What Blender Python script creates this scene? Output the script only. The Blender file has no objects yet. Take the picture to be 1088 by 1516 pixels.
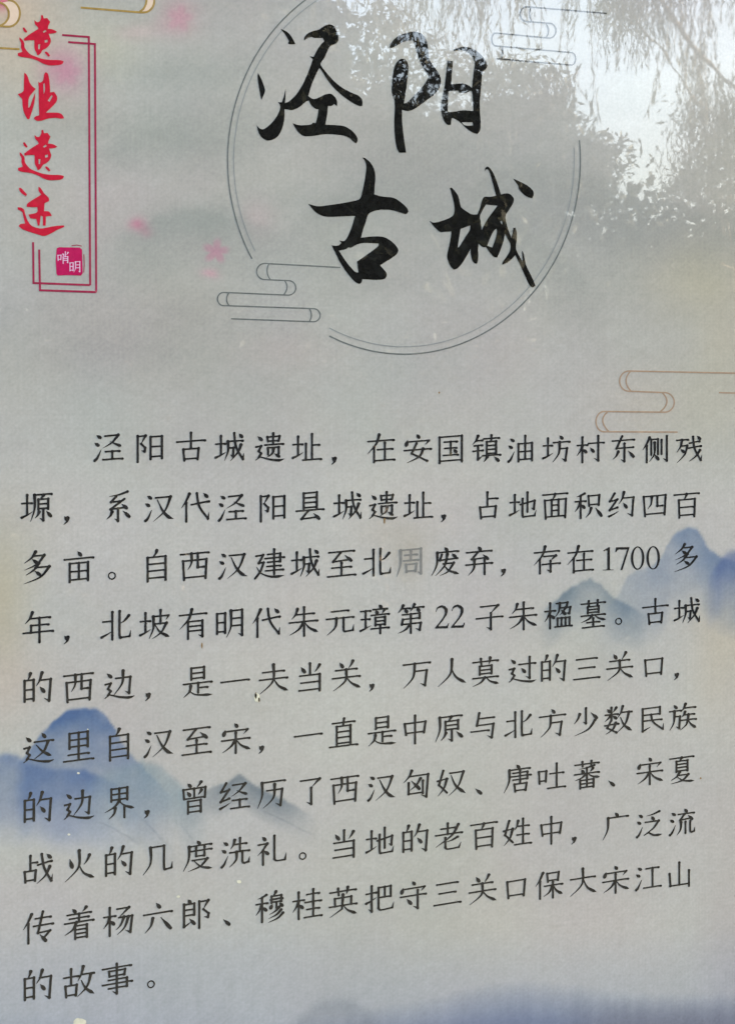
import bpy, math, random
import numpy as np
from mathutils import Vector
from mathutils.geometry import tessellate_polygon

# ------------------------------------------------------------------ camera
sc = bpy.context.scene
F_PX, CX, CY = 2310.0, 544.0, 665.0          # focal length and principal point in photo pixels
YAW = math.radians(16.0)
CAM = Vector((-0.55, -2.36, 1.55))
cam_data = bpy.data.cameras.new('camera')
cam = bpy.data.objects.new('camera', cam_data)
sc.collection.objects.link(cam); sc.camera = cam
cam.location = CAM
cam.rotation_euler = (math.radians(90), 0, -YAW)
cam_data.sensor_fit = 'HORIZONTAL'; cam_data.sensor_width = 36
cam_data.lens = 36 * F_PX / 1088
cam_data.shift_y = -(758 - CY) / 1088
cam_data.clip_end = 2000
FWD = Vector((math.sin(YAW), math.cos(YAW), 0)); RGT = Vector((math.cos(YAW), -math.sin(YAW), 0)); UP = Vector((0, 0, 1))

# ------------------------------------------------------------------ sky and sun (soft, hazy daylight; the sign faces away from the sun)
SUN_EL, SUN_AZ = math.radians(21), math.radians(72)
world = bpy.data.worlds.new("World"); sc.world = world; world.use_nodes = True
nt = world.node_tree
sky = nt.nodes.new('ShaderNodeTexSky'); sky.sky_type = 'NISHITA'; sky.sun_disc = False
sky.sun_elevation = SUN_EL; sky.sun_rotation = SUN_AZ
sky.air_density = 1.0; sky.dust_density = 9.5; sky.ozone_density = 0.3
bg = nt.nodes['Background']; bg.inputs['Strength'].default_value = 0.12
nt.links.new(sky.outputs['Color'], bg.inputs['Color'])
sun_d = bpy.data.lights.new('sun', 'SUN'); sun_d.energy = 1.0; sun_d.angle = math.radians(12); sun_d.color = (1, 0.95, 0.87)
sun = bpy.data.objects.new('sun', sun_d); sc.collection.objects.link(sun)
sdir = Vector((math.sin(SUN_AZ) * math.cos(SUN_EL), math.cos(SUN_AZ) * math.cos(SUN_EL), math.sin(SUN_EL)))
sun.rotation_euler = sdir.to_track_quat('Z', 'Y').to_euler()
sc.view_settings.view_transform = 'Standard'; sc.view_settings.look = 'None'
sc.view_settings.exposure = 4.2
sc.view_settings.gamma = 1.0

# ------------------------------------------------------------------ what is printed: text rows with measured character centres, traced calligraphy, glyph outlines
ROWS = [
 ('泾阳古城遗址，在安国镇油坊村东侧残', [(0,160,661),(1,222,663),(2,283,660.5),(3,340,661.5),(4,400,661.5),(5,454,663),(7,564,664),(8,619,664),(9,666,665),(10,719,664),(11,770,665),(12,824,664),(13,874,664),(14,923,664),(15,969,665),(16,1020,665)]),
 ('塬，系汉代泾阳县城遗址，占地面积约四百', [(0,54,751),(2,175,749.5),(3,236,751),(4,289,749),(5,341,750),(6,404,750),(7,459,750),(8,516,750),(9,568,750),(10,619,749),(12,721.5,749),(13,775,748),(14,821,748),(15,870,747),(16,920,747),(17,969,747),(18,1016.5,747)]),
 ('多亩。自西汉建城至北周废弃，存在  多', [(0,54,840),(1,117.5,839),(3,231,838),(4,287.5,836),(5,344,835),(6,399,834.5),(7,452.5,834),(8,506,833),(9,559,832),(10,606.5,832),(11,660,832),(12,709,831),(14,809,829),(15,858,827),(18,1015,825)]),
 ('年，北坡有明代朱元璋第 子朱楹墓。古城', [(0,55,929),(2,172.5,925),(3,230,924),(4,287.5,924),(5,341,922),(6,395,922),(7,449,920),(8,502.5,919),(9,551,918),(10,605,916),(12,726.5,912),(13,775,911),(14,826.5,911),(15,880,909),(17,969,905),(18,1016.5,905)]),
 ('的西边，是一夫当关，万人莫过的三关口，', [(0,55,1018),(1,116,1018),(2,177.5,1014),(4,292.5,1009),(5,347.5,1007.5),(6,405,1005),(7,459,1003),(8,512.5,1001),(10,616.5,998),(11,669,996),(12,718,993.5),(13,775,990.5),(14,818,990),(15,868,989),(16,916.5,987),(17,968,986)]),
 ('这里自汉至宋，一直是中原与北方少数民族', [(0,57.5,1107),(1,116,1106),(2,176,1102),(3,234,1100),(4,291,1096.5),(5,350,1094.5),(7,456,1087.5),(8,507.5,1086),(9,566.5,1081),(10,614,1079),(11,664,1077),(12,716.5,1075),(13,768,1072),(14,818,1070),(15,866.5,1068),(16,915,1066),(17,965,1064.5),(18,1010,1062)]),
 ('的边界，曾经历了西汉匈奴、唐吐蕃、宋夏', [(0,55,1195),(1,117.5,1192),(2,177.5,1190),(4,286,1183),(5,346,1178),(6,402.5,1176),(7,460,1173),(8,510,1168.5),(9,564,1163),(10,616.5,1160),(11,668,1157),(13,765,1152),(14,815,1150),(15,870,1148),(17,961.5,1142),(18,1009,1139)]),
 ('战火的几度洗礼。当地的老百姓中，广泛流', [(0,56,1285),(1,117.5,1282),(2,175,1276),(3,232.5,1272.5),(4,294,1268),(5,347.5,1264.5),(6,402.5,1261),(8,509,1250.5),(9,563,1244),(10,614,1241.5),(11,664,1238),(12,716.5,1235),(13,765,1232),(14,816.5,1230),(16,911.5,1224),(17,960,1221),(18,1009,1218)]),
 ('传着杨六郎、穆桂英把守三关口保大宋江山', [(0,56,1372),(1,117.5,1368),(2,175,1363),(3,234,1359),(4,290,1355),(6,400,1342.5),(7,454,1339),(8,507.5,1336),(9,563,1330),(10,611.5,1326),(11,661.5,1321.5),(12,714,1317),(13,764,1313),(14,811.5,1309.5),(15,863,1306),(16,911.5,1303),(17,959,1299),(18,1005,1295.5)]),
 ('的故事。', [(0,55,1460),(1,117.5,1455),(2,172.5,1449)]),
]
CALLIGRAPHY = [
 ('large brushed black character jing, first of the title', 340, 0, 3.886, [
  [(293,163),(330,178),(355,205),(378,250),(345,252),(335,245),(342,235),(320,195)],
  [(163,415),(185,455),(205,515),(200,535),(182,572),(172,520),(160,450)],
  [(155,718),(175,740),(198,742),(238,710),(272,668),(292,622),(290,600),(278,585),(300,586),(313,550),(322,508),(321,560),(318,590),(345,580),(385,540),(420,485),(445,430),(468,370),(478,338),(460,320),(482,325),(500,290),(520,258),(545,232),(535,215),(480,215),(475,208),(450,212),(428,230),(430,208),(452,186),(480,175),(515,167),(545,145),(575,136),(600,145),(612,170),(625,200),(625,235),(605,250),(575,262),(562,290),(545,330),(525,355),(520,370),(560,420),(600,465),(650,505),(700,530),(745,548),(765,575),(762,608),(745,608),(700,585),(650,550),(600,505),(560,455),(530,405),(517,388),(505,405),(485,450),(465,500),(452,550),(480,570),(515,558),(550,540),(580,535),(600,548),(618,575),(618,608),(600,595),(588,607),(565,605),(562,650),(555,685),(550,715),(590,716),(655,720),(700,745),(730,778),(738,805),(728,822),(710,812),(690,790),(650,775),(600,770),(545,768),(480,780),(425,782),(395,760),(372,725),(363,706),(400,720),(470,715),(478,703),(495,705),(505,670),(512,625),(495,625),(470,605),(455,575),(440,580),(400,615),(360,632),(325,625),(315,625),(315,680),(305,730),(285,775),(255,800),(215,808),(185,790),(165,760)]],
  [(0,0,'')], 'k', 'title_character'),
 ('large brushed black character yang, second of the title, mirroring bright foliage', 540, 20, 4.945, [
  [(180,245),(195,205),(235,165),(290,142),(330,130),(380,128),(420,145),(448,185),(462,235),(466,300),(475,345),(510,390),(545,440),(560,490),(545,545),(510,590),(460,625),(400,670),(355,700),(320,712),(285,705),(272,700),(272,780),(280,870),(292,950),(302,1015),(250,1015),(232,980),(218,890),(215,780),(220,680),(218,630),(205,600),(195,560),(200,490),(207,430),(215,390),(235,350),(260,328),(290,328),(312,350),(320,385),(315,440),(305,530),(295,600),(285,655),(310,650),(350,610),(400,560),(440,510),(460,475),(472,460),(440,410),(405,350),(385,290),(370,230),(355,195),(320,192),(270,208),(225,235),(195,248)],
  [(605,340),(645,345),(640,400),(635,460),(632,515),(680,510),(725,508),(765,525),(784,542),(790,480),(797,420),(808,360),(790,310),(755,278),(720,263),(680,265),(650,270),(650,258),(690,245),(730,238),(780,248),(830,278),(870,320),(900,375),(885,405),(860,420),(855,480),(848,560),(840,640),(842,720),(848,800),(845,850),(825,878),(790,870),(740,835),(690,785),(660,768),(638,760),(632,780),(630,812),(600,812),(575,775),(562,730),(555,690),(562,640),(575,580),(585,520),(592,460),(600,400)],
  [(630,562),(685,560),(690,575),(740,578),(775,560),(786,570),(790,640),(795,700),(792,712),(740,705),(690,708),(640,718),(605,718),(608,640),(612,565)],
  [(708,792),(788,792),(793,815),(750,820),(722,812)]],
  [(0,0,'')], 'k', 'title_character'),
 ('large brushed black character gu, lower left of the title', 440, 220, 6.044, [
  [(585,78),(600,76),(640,105),(675,150),(695,200),(700,260),(692,330),(688,405),(730,420),(790,430),(850,432),(900,455),(950,495),(985,530),(995,560),(975,582),(940,575),(880,555),(820,542),(740,542),(690,552),(650,570),(630,590),(610,660),(585,730),(570,795),(640,785),(700,782),(770,785),(830,815),(880,860),(908,905),(890,945),(830,985),(740,1040),(770,1075),(800,1110),(800,1140),(780,1168),(700,1172),(640,1168),(580,1165),(580,1190),(560,1208),(530,1200),(490,1165),(430,1090),(380,1010),(340,930),(318,885),(308,862),(345,868),(375,862),(395,840),(375,818),(400,825),(425,825),(455,780),(480,720),(500,660),(518,598),(440,600),(370,604),(290,608),(230,602),(170,572),(130,530),(98,490),(140,505),(195,515),(290,502),(390,488),(480,470),(540,458),(568,440),(580,390),(600,300),(615,210),(620,150),(605,105)],
  [(372,910),(410,903),(440,895),(452,884),(462,880),(480,885),(530,855),(590,838),(730,845),(728,870),(640,935),(535,1008),(548,1105),(520,1105),(460,1040),(410,970)]],
  [(0,0,'')], 'k', 'title_character'),
 ('large brushed black character cheng, lower right of the title', 620, 230, 5.44, [
  [(250,260),(262,256),(295,290),(318,325),(328,370),(335,412),(370,440),(425,475),(470,472),(490,430),(512,345),(530,328),(570,332),(622,322),(600,240),(580,165),(565,120),(548,105),(530,122),(535,95),(552,86),(575,100),(605,150),(635,230),(660,312),(710,300),(745,315),(768,350),(755,390),(720,445),(695,480),(700,530),(720,600),(745,665),(755,620),(760,580),(775,580),(788,610),(788,670),(778,745),(800,795),(835,855),(830,768),(840,775),(855,850),(860,880),(890,940),(920,1000),(938,1048),(915,1062),(890,1045),(860,980),(820,890),(775,800),(750,830),(715,860),(672,878),(670,862),(705,815),(735,765),(740,715),(715,670),(692,628),(680,690),(655,765),(630,820),(605,818),(570,780),(540,735),(515,738),(480,708),(475,760),(480,810),(470,868),(450,870),(425,840),(415,780),(418,745),(395,790),(350,865),(310,910),(280,918),(255,895),(235,850),(225,810),(240,740),(255,670),(262,610),(215,612),(170,618),(130,580),(100,545),(85,522),(115,542),(170,530),(230,510),(280,482),(288,430),(280,370),(262,300)],
  [(335,590),(415,560),(412,600),(370,660),(325,735),(312,740),(320,680)],
  [(488,490),(505,450),(540,392),(600,398),(632,402),(590,460),(545,520),(505,600),(498,540)],
  [(550,725),(570,670),(600,605),(625,585),(630,620),(610,690),(590,740)],
  [(655,530),(668,520),(675,555),(662,550)],
  [(758,182),(790,198),(850,225),(895,255),(922,285),(925,315),(912,342),(880,335),(840,310),(805,270),(800,240),(780,212)]],
  [(0,0,'')], 'k', 'title_character'),
 ('brushed red character yi of the vertical heading, ', 0, 0, 6.8, [
  [(345,195),(370,220),(395,215),(415,180),(412,150),(430,145),(440,180),(475,175),(505,215),(485,255),(480,285),(530,288),(575,315),(550,330),(490,335),(500,365),(515,400),(500,450),(460,485),(430,495),(400,545),(375,552),(370,530),(345,490),(345,400),(290,400),(245,405),(240,385),(290,345),(345,310),(385,285),(380,265),(350,240)],
  [(450,515),(475,515),(505,555),(490,565),(460,540)],
  [(228,275),(245,270),(275,315),(262,325),(240,310)],
  [(195,370),(215,385),(245,420),(245,470),(265,500),(300,540),(360,565),(430,590),(520,600),(600,598),(640,610),(635,635),(600,650),(500,655),(440,640),(380,605),(310,580),(220,570),(180,555),(178,530),(215,520),(225,515),(210,470),(215,430),(195,395)],
  [(430,315),(455,295),(470,308),(440,325)],[(450,400),(480,392),(478,420),(450,425)],[(385,440),(405,440),(400,490),(385,490)]],
  [(0,0,'topmost one'),(.5,170.2,'third from the top')], 'r', 'heading_character'),
 ('brushed red character zhi of the vertical heading, second from the top', 0, 0, 6.8, [
  [(245,725),(275,750),(295,820),(320,860),(360,890),(330,925),(300,960),(285,1000),(285,1080),(300,1075),(340,960),(355,930),(350,1010),(325,1110),(295,1195),(275,1195),(240,1130),(225,1050),(225,990),(200,970),(180,942),(215,930),(240,910),(240,830)],
  [(385,815),(400,830),(435,810),(445,740),(460,720),(485,735),(500,820),(505,925),(545,920),(580,970),(570,1020),(520,1075),(470,1120),(465,1130),(590,1128),(630,1150),(645,1185),(620,1192),(560,1180),(480,1188),(420,1210),(370,1215),(340,1190),(350,1170),(395,1155),(390,1000),(390,870)],
  [(435,840),(450,830),(455,900),(440,945)],[(480,1010),(520,950),(530,965),(500,1020)]],
  [(0,0,'')], 'r', 'heading_character'),
 ('brushed red character ji of the vertical heading, lowest one above the seal', 0, 190, 6.0625, [
  [(170,530),(190,530),(242,590),(235,605),(205,590),(175,560)],
  [(158,705),(185,705),(215,720),(225,760),(240,810),(275,870),(330,890),(370,898),(430,885),(500,872),(575,868),(578,882),(520,905),(450,945),(395,968),(340,950),(260,925),(195,900),(168,875),(180,855),(225,850),(210,790),(200,745),(160,725)],
  [(345,520),(365,530),(395,580),(440,620),(440,650),(400,670),(395,740),(440,740),(460,770),(465,785),(430,785),(412,790),(410,870),(385,870),(385,790),(365,780),(355,870),(340,870),(325,810),(270,805),(255,770),(320,760),(340,740),(335,705),(290,705),(240,700),(240,675),(290,640),(350,605),(370,590),(345,560)]],
  [(0,0,'')], 'r', 'heading_character'),
]
R={
'W3':"d14,12,25,20 d8,36,19,44 t8,92,16,84,28,58",
'TU':"h5,36,36,36 s21,10,21,72 t4,80,22,73,38,64",
'MU':"h5,34,41,34 s23,6,23,96 p23,36,16,54,4,70 d25,48,36,60",
'REN':"p30,6,20,28,5,50 s20,34,20,96",
'FU':"c10,14,36,13,22,38 g22,38,35,52,33,64,23,60 s11,12,11,96",
'HE':"p37,7,24,13,9,17 h4,34,41,34 s23,14,23,95 p22,36,14,56,3,70 d25,46,36,58",
'NV':"z23,6,9,54,36,84 p35,36,26,66,5,92 t4,40,24,37,42,34",
'SI':"z25,6,8,34,30,31 z35,28,7,66,35,58 t5,88,20,82,39,72",
'SHOU':"h5,30,39,28 g23,5,23,92,12,82 t4,62,22,55,39,46",
'SHI':"d19,4,28,14 c6,28,35,27,20,48,3,64 s21,48,21,96 d25,50,37,62",
'RIL':"s9,16,9,82 z9,16,35,16,35,82 h9,46,35,46 h9,76,35,76",
'WANG':"h5,18,37,18 h7,46,35,46 s21,18,21,76 t4,84,21,77,39,69",
'JIN':"p22,3,16,18,3,32 h16,20,37,19 h9,37,37,36 g22,37,22,86,38,74 h5,56,39,54",
'KOUL':"s7,28,9,70 z7,28,33,28,31,66 h9,62,31,62",
'ZHI':"d11,10,23,22 z5,44,22,42,14,59,22,67,13,80 n4,88,18,78,50,89,80,94,98,90",
'CAO':"h7,16,93,16 s34,5,36,28 p66,5,65,17,61,28",
'CAOS':"h8,12,92,12 s34,3,35,20 s66,3,65,20",
'MIAN':"d47,2,54,12 d16,20,11,36 g14,25,89,25,76,39",
'GUANG':"d47,2,55,12 h22,18,93,18 p22,18,20,60,3,95",
'CHANG':"h18,12,93,12 p18,12,18,56,3,95",
'ZHU':"p24,2,18,14,7,26 h20,13,47,13 d30,15,36,25 p62,2,56,14,48,25 h60,13,93,13 d71,15,77,25",
}
B={
'kou':"s6,8,12,96 z6,8,94,8,88,94 h12,84,88,84",
'ri':"s10,0,10,104 z10,0,90,0,90,104 h10,48,90,48 h10,94,90,94",
'mu':"s10,0,10,102 z10,0,90,0,90,102 h10,31,90,31 h10,62,90,62 h10,94,90,94",
'tian':"s8,0,8,104 z8,0,92,0,92,104 h8,47,92,47 s50,0,50,92 h8,93,92,93",
}
C={
'泾':"W3 c40,16,82,15,62,38,33,54 n58,35,74,44,92,52 h42,66,86,66 s63,66,63,88 h34,91,95,91",
'阳':"FU s52,18,52,90 z52,18,88,18,88,90 h52,50,88,50 h52,82,88,82",
'古':"h5,30,95,30 s50,3,50,54 kou:22,52,78,94",
'城':"TU h44,30,92,30 p44,30,44,62,33,92 g46,52,62,52,60,80,51,74 g64,4,70,50,92,92,95,72 p86,44,76,68,52,94 d80,8,89,18",
'遗':"ZHI s42,14,44,29 z42,14,82,14,79,29 h44,28,79,28 s61,3,61,39 h34,40,94,40 s44,50,44,72 z44,50,79,50,79,72 p62,54,58,70,39,82 d65,71,80,81",
'址':"TU s67,5,67,88 h67,42,91,42 s47,36,47,88 h37,90,97,90",
'在':"h7,24,93,24 p44,3,34,34,5,66 s27,44,27,96 h38,54,89,54 s63,32,63,88 h33,91,95,91",
'安':"MIAN z46,32,30,66,82,95 p68,52,56,78,14,97 h5,54,95,54",
'国':"s12,8,12,98 z12,8,88,8,88,98 h28,26,72,26 h30,48,70,48 h25,72,75,72 s50,26,50,72 d60,54,69,63 h12,91,88,91",
'镇':"JIN h42,15,95,15 s68,4,67,25 mu:48,26,88,70 h38,74,99,74 p54,78,48,88,42,96 d78,80,92,95",
'油':"W3 tian:38,32,94,92 s66,5,66,36",
'坊':"TU d62,4,71,14 h40,27,97,27 p62,27,59,66,38,96 g60,50,88,50,82,94,69,85",
'村':"MU h44,30,99,30 g79,5,79,94,64,84 d51,46,62,60",
'东':"h11,18,89,18 z46,3,26,46,86,46 g54,30,54,95,41,87 p32,58,26,72,14,84 d68,58,86,80",
'侧':"REN s36,14,36,70 z36,14,60,14,60,70 p48,26,47,68,29,94 d49,70,61,88 s73,18,73,70 g92,5,92,96,79,86",
'残':"h5,14,47,14 p24,14,19,38,5,58 c22,36,43,36,34,68,7,96 d20,48,31,59 h51,28,88,23 h48,46,93,41 g64,5,70,50,92,94,96,75 p89,57,74,78,50,95 d80,5,89,15",
'塬':"TU h44,12,97,12 p44,12,44,56,32,94 p72,14,67,21,61,25 ri:52,27,90,58 g71,58,71,94,60,86 p58,66,54,76,46,85 d81,66,94,82",
'系':"p80,3,54,11,22,14 z44,16,28,33,57,32 z70,26,26,56,76,53 d62,42,77,56 g50,55,50,95,39,87 p31,64,26,76,14,87 d66,64,85,84",
'汉':"W3 c40,20,88,20,70,64,33,96 n46,27,62,62,80,84,98,93",
'代':"REN h37,42,93,35 g54,6,62,50,90,92,93,71 d76,8,87,20",
'县':"mu:24,4,78,56 h5,62,95,62 z44,64,22,90,76,87 d62,74,80,93",
'占':"s49,3,49,50 h49,26,84,26 kou:20,50,82,95",
'地':"TU g40,46,90,36,87,66,78,61 s65,5,65,74 g48,26,48,84,54,90,90,89,95,70",
'面':"h7,10,93,10 p50,10,47,20,40,30 s14,30,17,96 z14,30,88,30,85,96 s38,30,38,88 s62,30,62,88 h38,49,62,49 h38,68,62,68 h17,89,85,89",
'积':"HE kou:48,14,92,56 p60,62,54,80,41,94 d76,62,96,92",
'约':"SI p58,5,52,28,40,45 g53,26,92,26,87,92,70,82 d56,44,67,60",
'四':"s11,18,16,90 z11,18,90,18,86,90 p40,20,38,46,26,64 z60,20,60,56,79,56 h16,83,86,83",
'百':"h5,12,95,12 p50,12,47,22,40,32 s22,32,24,97 z22,32,80,32,78,97 h24,60,78,60 h24,89,78,89",
'多':"p47,1,36,18,13,34 c38,14,74,14,52,40,13,56 d37,24,51,36 p57,38,42,58,17,72 c46,51,90,51,62,82,10,99 d45,62,60,74",
'亩':"d47,2,56,14 h5,24,95,24 tian:16,38,84,94",
'自':"p51,1,47,12,38,22 s22,22,22,99 z22,22,79,22,79,99 h22,44,79,44 h22,66,79,66 h22,89,79,89",
'西':"h5,12,95,12 s13,34,16,96 z13,34,88,34,85,96 p40,12,40,42,28,64 z60,12,60,58,80,58 h16,89,85,89",
'建':"z44,18,85,18,85,44 h35,31,98,31 h44,44,85,44 h42,58,87,58 h37,72,95,72 s65,3,65,86 z6,20,30,18,15,44,31,43,20,72,3,94 n9,58,22,78,56,93,98,93",
'至':"h8,12,92,12 z48,14,22,44,80,41 d62,26,82,45 h18,65,82,65 s50,50,50,92 h4,93,96,93",
'北':"h9,35,38,35 s38,6,38,94 t4,84,20,77,38,68 p90,22,76,38,61,45 g61,5,61,84,67,90,93,89,96,70",
'周':"p18,8,18,56,5,97 g18,8,87,8,87,94,76,86 h32,26,74,26 s53,14,53,45 h28,45,78,45 kou:34,56,74,86",
'废':"GUANG z37,26,31,45,90,43 p56,26,47,64,17,96 c42,58,78,58,58,86,30,98 n45,62,60,82,96,98 d72,26,83,37",
'弃':"d47,1,55,11 h7,18,93,18 z48,18,25,43,76,41 d64,30,80,46 h5,61,95,61 p34,48,32,76,13,98 s69,46,69,99",
'存':"h7,22,93,22 p44,3,34,34,5,66 s26,46,26,97 c40,38,82,38,63,55 g63,55,63,94,50,86 h34,66,96,66",
'年':"p32,3,24,22,9,37 h26,22,87,22 h28,44,82,44 s28,44,28,66 h4,66,96,66 s54,22,54,99",
'坡':"TU p46,24,46,62,33,94 g46,24,95,24,86,38 s69,5,69,48 c50,48,88,48,70,78,41,96 n52,52,68,76,98,94",
'有':"h7,19,93,19 p46,3,36,34,7,64 s34,42,34,98 g34,42,80,42,80,94,67,87 h34,58,80,58 h34,73,80,73",
'明':"RIL p54,10,54,62,40,96 g54,10,90,10,90,94,77,86 h54,36,90,36 h54,60,90,60",
'朱':"p30,7,24,26,11,39 h26,26,85,26 h4,51,96,51 s52,3,52,99 p50,54,34,76,5,92 n54,54,70,74,98,90",
'元':"h22,18,78,18 h5,42,95,42 p38,42,34,72,7,96 g62,42,62,83,68,89,93,87,95,68",
'璋':"WANG d66,2,73,10 h46,16,93,16 d56,20,60,30 p84,19,80,26,76,32 h40,35,99,35 ri:50,44,90,70 h40,81,99,81 s70,70,70,99",
'第':"ZHU z22,34,80,34,80,50 h22,50,80,50 g23,50,20,67,84,67,80,92,67,85 s50,34,50,99 p48,68,32,86,7,96",
'子':"c20,13,80,13,55,38 g55,38,55,95,40,86 h5,53,95,53",
'楹':"MU g45,10,84,10,80,27,94,27,90,50,79,46 p57,10,54,38,41,57 c61,27,77,27,68,42,57,52 d62,34,75,50 s49,63,49,91 z49,63,91,63,91,91 s63,63,63,91 s77,63,77,91 h40,93,99,93",
'墓':"CAOS ri:26,24,74,46 h8,55,92,55 p46,55,34,68,7,78 n54,55,70,68,94,76 h28,80,72,80 s50,66,50,95 h12,97,88,97",
'的':"p29,1,26,12,20,22 s11,22,11,88 z11,22,39,22,39,88 h11,52,39,52 h11,81,39,81 p65,3,58,26,47,43 g57,26,92,26,87,94,72,84 d59,47,71,63",
'边':"ZHI g38,28,84,28,80,80,67,72 p61,6,58,46,31,82",
'是':"ri:25,4,76,40 h5,54,95,54 s52,54,52,86 h52,70,82,70 p28,62,24,80,5,97 n22,76,46,92,98,97",
'一':"h5,52,95,52",
'夫':"h15,26,85,26 h5,50,95,50 p50,3,48,58,6,96 n52,52,68,76,98,94",
'当':"s50,3,50,40 d21,13,32,30 p81,11,75,22,66,33 z16,42,82,42,82,98 h20,66,82,66 h14,91,82,91",
'关':"d29,3,38,18 p72,1,67,12,58,24 h15,28,85,28 h5,54,95,54 p50,28,47,66,7,96 n52,56,68,76,98,94",
'万':"h5,16,95,16 p43,16,38,62,6,96 g41,42,84,42,78,94,62,85",
'人':"p50,5,44,56,3,95 n48,36,64,68,98,92",
'莫':"CAO ri:25,32,76,60 h7,72,93,72 p48,72,34,88,7,99 n52,72,68,88,96,98",
'过':"ZHI h38,30,95,30 g75,7,75,82,62,74 d47,44,58,58",
'三':"h14,18,86,18 h22,50,78,50 h5,88,95,88",
'口':"kou:15,22,85,88",
'这':"ZHI d60,3,69,15 h37,28,95,28 p79,30,66,60,35,82 n43,38,62,60,90,78",
'里':"tian:16,6,84,52 s50,50,50,92 h18,74,82,74 h4,93,96,93",
'宋':"MIAN h5,54,95,54 s50,32,50,99 p48,56,34,76,7,93 n52,56,68,76,98,92",
'直':"h13,15,87,15 s52,2,49,26 mu:22,27,79,88 h4,94,96,94",
'中':"kou:10,24,90,68 s50,3,50,99",
'原':"CHANG p57,13,52,22,44,27 ri:32,28,86,58 g59,58,59,96,46,88 p39,67,33,80,22,92 d75,67,93,86",
'与':"g33,3,25,46,82,46,76,94,60,85 h32,23,84,23 h5,66,66,66",
'方':"d47,2,56,14 h5,25,95,25 p44,25,40,66,9,97 g43,50,82,50,76,96,60,87",
'少':"g52,3,52,58,41,51 p30,22,24,38,11,55 d70,22,90,43 p84,49,60,80,12,98",
'数':"d11,8,20,18 p43,5,37,14,31,21 h4,28,49,28 s26,3,26,49 p24,30,14,42,3,51 d30,33,43,44 z25,50,11,75,44,95 p41,60,31,82,5,97 h3,66,51,63 p66,3,60,24,48,43 h60,25,98,25 p88,26,76,66,45,97 n58,42,72,72,99,95",
'民':"z18,12,80,12,80,36 h18,36,80,36 g18,12,18,94,46,81 h20,57,86,57 g48,36,56,64,90,94,93,73",
'族':"d18,3,27,14 h3,25,45,25 p20,25,18,66,3,94 g20,46,40,46,37,90,26,83 p60,3,54,18,43,31 h54,18,96,18 p58,32,54,42,46,51 h54,43,92,43 h44,62,98,62 p71,43,64,78,41,97 n71,64,80,80,99,95",
'界':"tian:20,4,80,42 p50,44,34,62,4,76 n50,46,68,62,97,73 p37,66,33,84,17,99 s66,64,66,99",
'曾':"d29,1,38,11 p72,0,67,8,59,15 s15,19,17,50 z15,19,86,19,84,50 s50,19,50,50 h17,50,84,50 d28,28,36,40 p73,27,69,34,63,41 ri:25,59,76,97",
'经':"SI c46,16,87,15,66,38,41,53 n60,35,76,44,95,52 h46,66,91,66 s69,66,69,90 h40,92,99,92",
'历':"CHANG g34,40,84,40,78,94,62,85 p59,22,55,66,22,96",
'了':"c19,13,82,13,54,40 g54,40,54,95,38,86",
'匈':"p34,1,26,20,7,39 g27,20,90,20,84,97,66,88 d34,36,60,66 p64,31,50,52,29,68 z24,42,24,80,72,80 s72,40,72,84",
'奴':"NV c46,18,92,18,74,66,41,96 n50,26,66,64,99,94",
'唐':"GUANG z34,30,84,30,84,54 h25,42,96,42 h34,54,84,54 s59,20,59,67 kou:36,67,84,97",
'吐':"KOUL h46,40,93,40 s69,6,69,90 h38,91,99,91",
'蕃':"CAOS p76,20,50,26,22,28 d31,32,38,41 p71,30,67,36,61,41 h7,46,93,46 s50,26,50,63 p48,47,32,60,7,68 n52,47,70,59,96,65 tian:22,69,78,97",
'夏':"h7,8,93,8 p50,8,47,14,41,20 mu:26,20,76,58 p43,60,32,76,12,87 c35,72,74,72,52,92,10,100 n32,75,56,93,96,99",
'战':"s27,5,27,50 h27,28,48,28 kou:7,50,46,88 h50,38,93,31 g62,5,70,50,92,94,96,73 p87,48,74,74,47,96 d78,8,89,20",
'火':"d21,26,28,52 p82,22,75,38,65,50 p50,3,48,56,6,96 n52,54,66,78,98,96",
'几':"p28,11,28,62,4,96 g28,11,71,11,71,82,77,88,95,86,97,66",
'度':"GUANG h26,34,94,34 s44,24,44,52 s71,24,71,52 h44,52,71,52 c32,64,80,64,58,86,18,98 n38,66,60,88,96,98",
'洗':"W3 p50,9,46,24,37,37 h48,24,88,24 s67,5,67,48 h34,49,97,49 p56,49,54,76,33,96 g75,49,75,83,81,89,95,87,98,70",
'礼':"SHI g58,5,58,82,66,89,93,89,97,67",
'老':"h23,20,73,20 s46,3,46,40 h5,40,95,40 p82,11,60,46,6,80 p80,54,60,63,40,67 g38,52,38,85,46,92,84,91,91,74",
'姓':"NV p54,11,50,28,42,41 h53,30,91,30 s71,5,71,92 h50,60,91,60 h42,93,99,93",
'广':"GUANG",
'泛':"W3 p88,8,66,16,41,20 d60,24,67,34 c38,42,86,42,66,68,35,86 n33,89,50,81,70,93,98,93",
'流':"W3 d61,3,68,12 h38,20,95,20 z62,20,45,42,84,39 d74,28,88,43 p48,50,46,76,33,96 s64,50,64,92 g81,49,81,85,86,91,95,89,98,74",
'传':"REN h42,22,90,22 h36,45,97,45 z65,3,50,68,88,66,68,86 d56,74,74,96",
'着':"d29,1,38,11 p72,0,67,7,60,13 h13,18,87,18 h20,31,80,31 h5,44,95,44 s50,18,50,44 p42,44,30,66,5,80 mu:33,56,79,96",
'杨':"MU c46,14,84,14,52,42 g52,42,94,42,88,94,72,85 p68,42,58,66,43,80 p82,43,70,76,47,96",
'六':"d45,5,56,20 h5,38,95,38 p34,52,28,76,9,97 d60,54,90,93",
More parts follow.
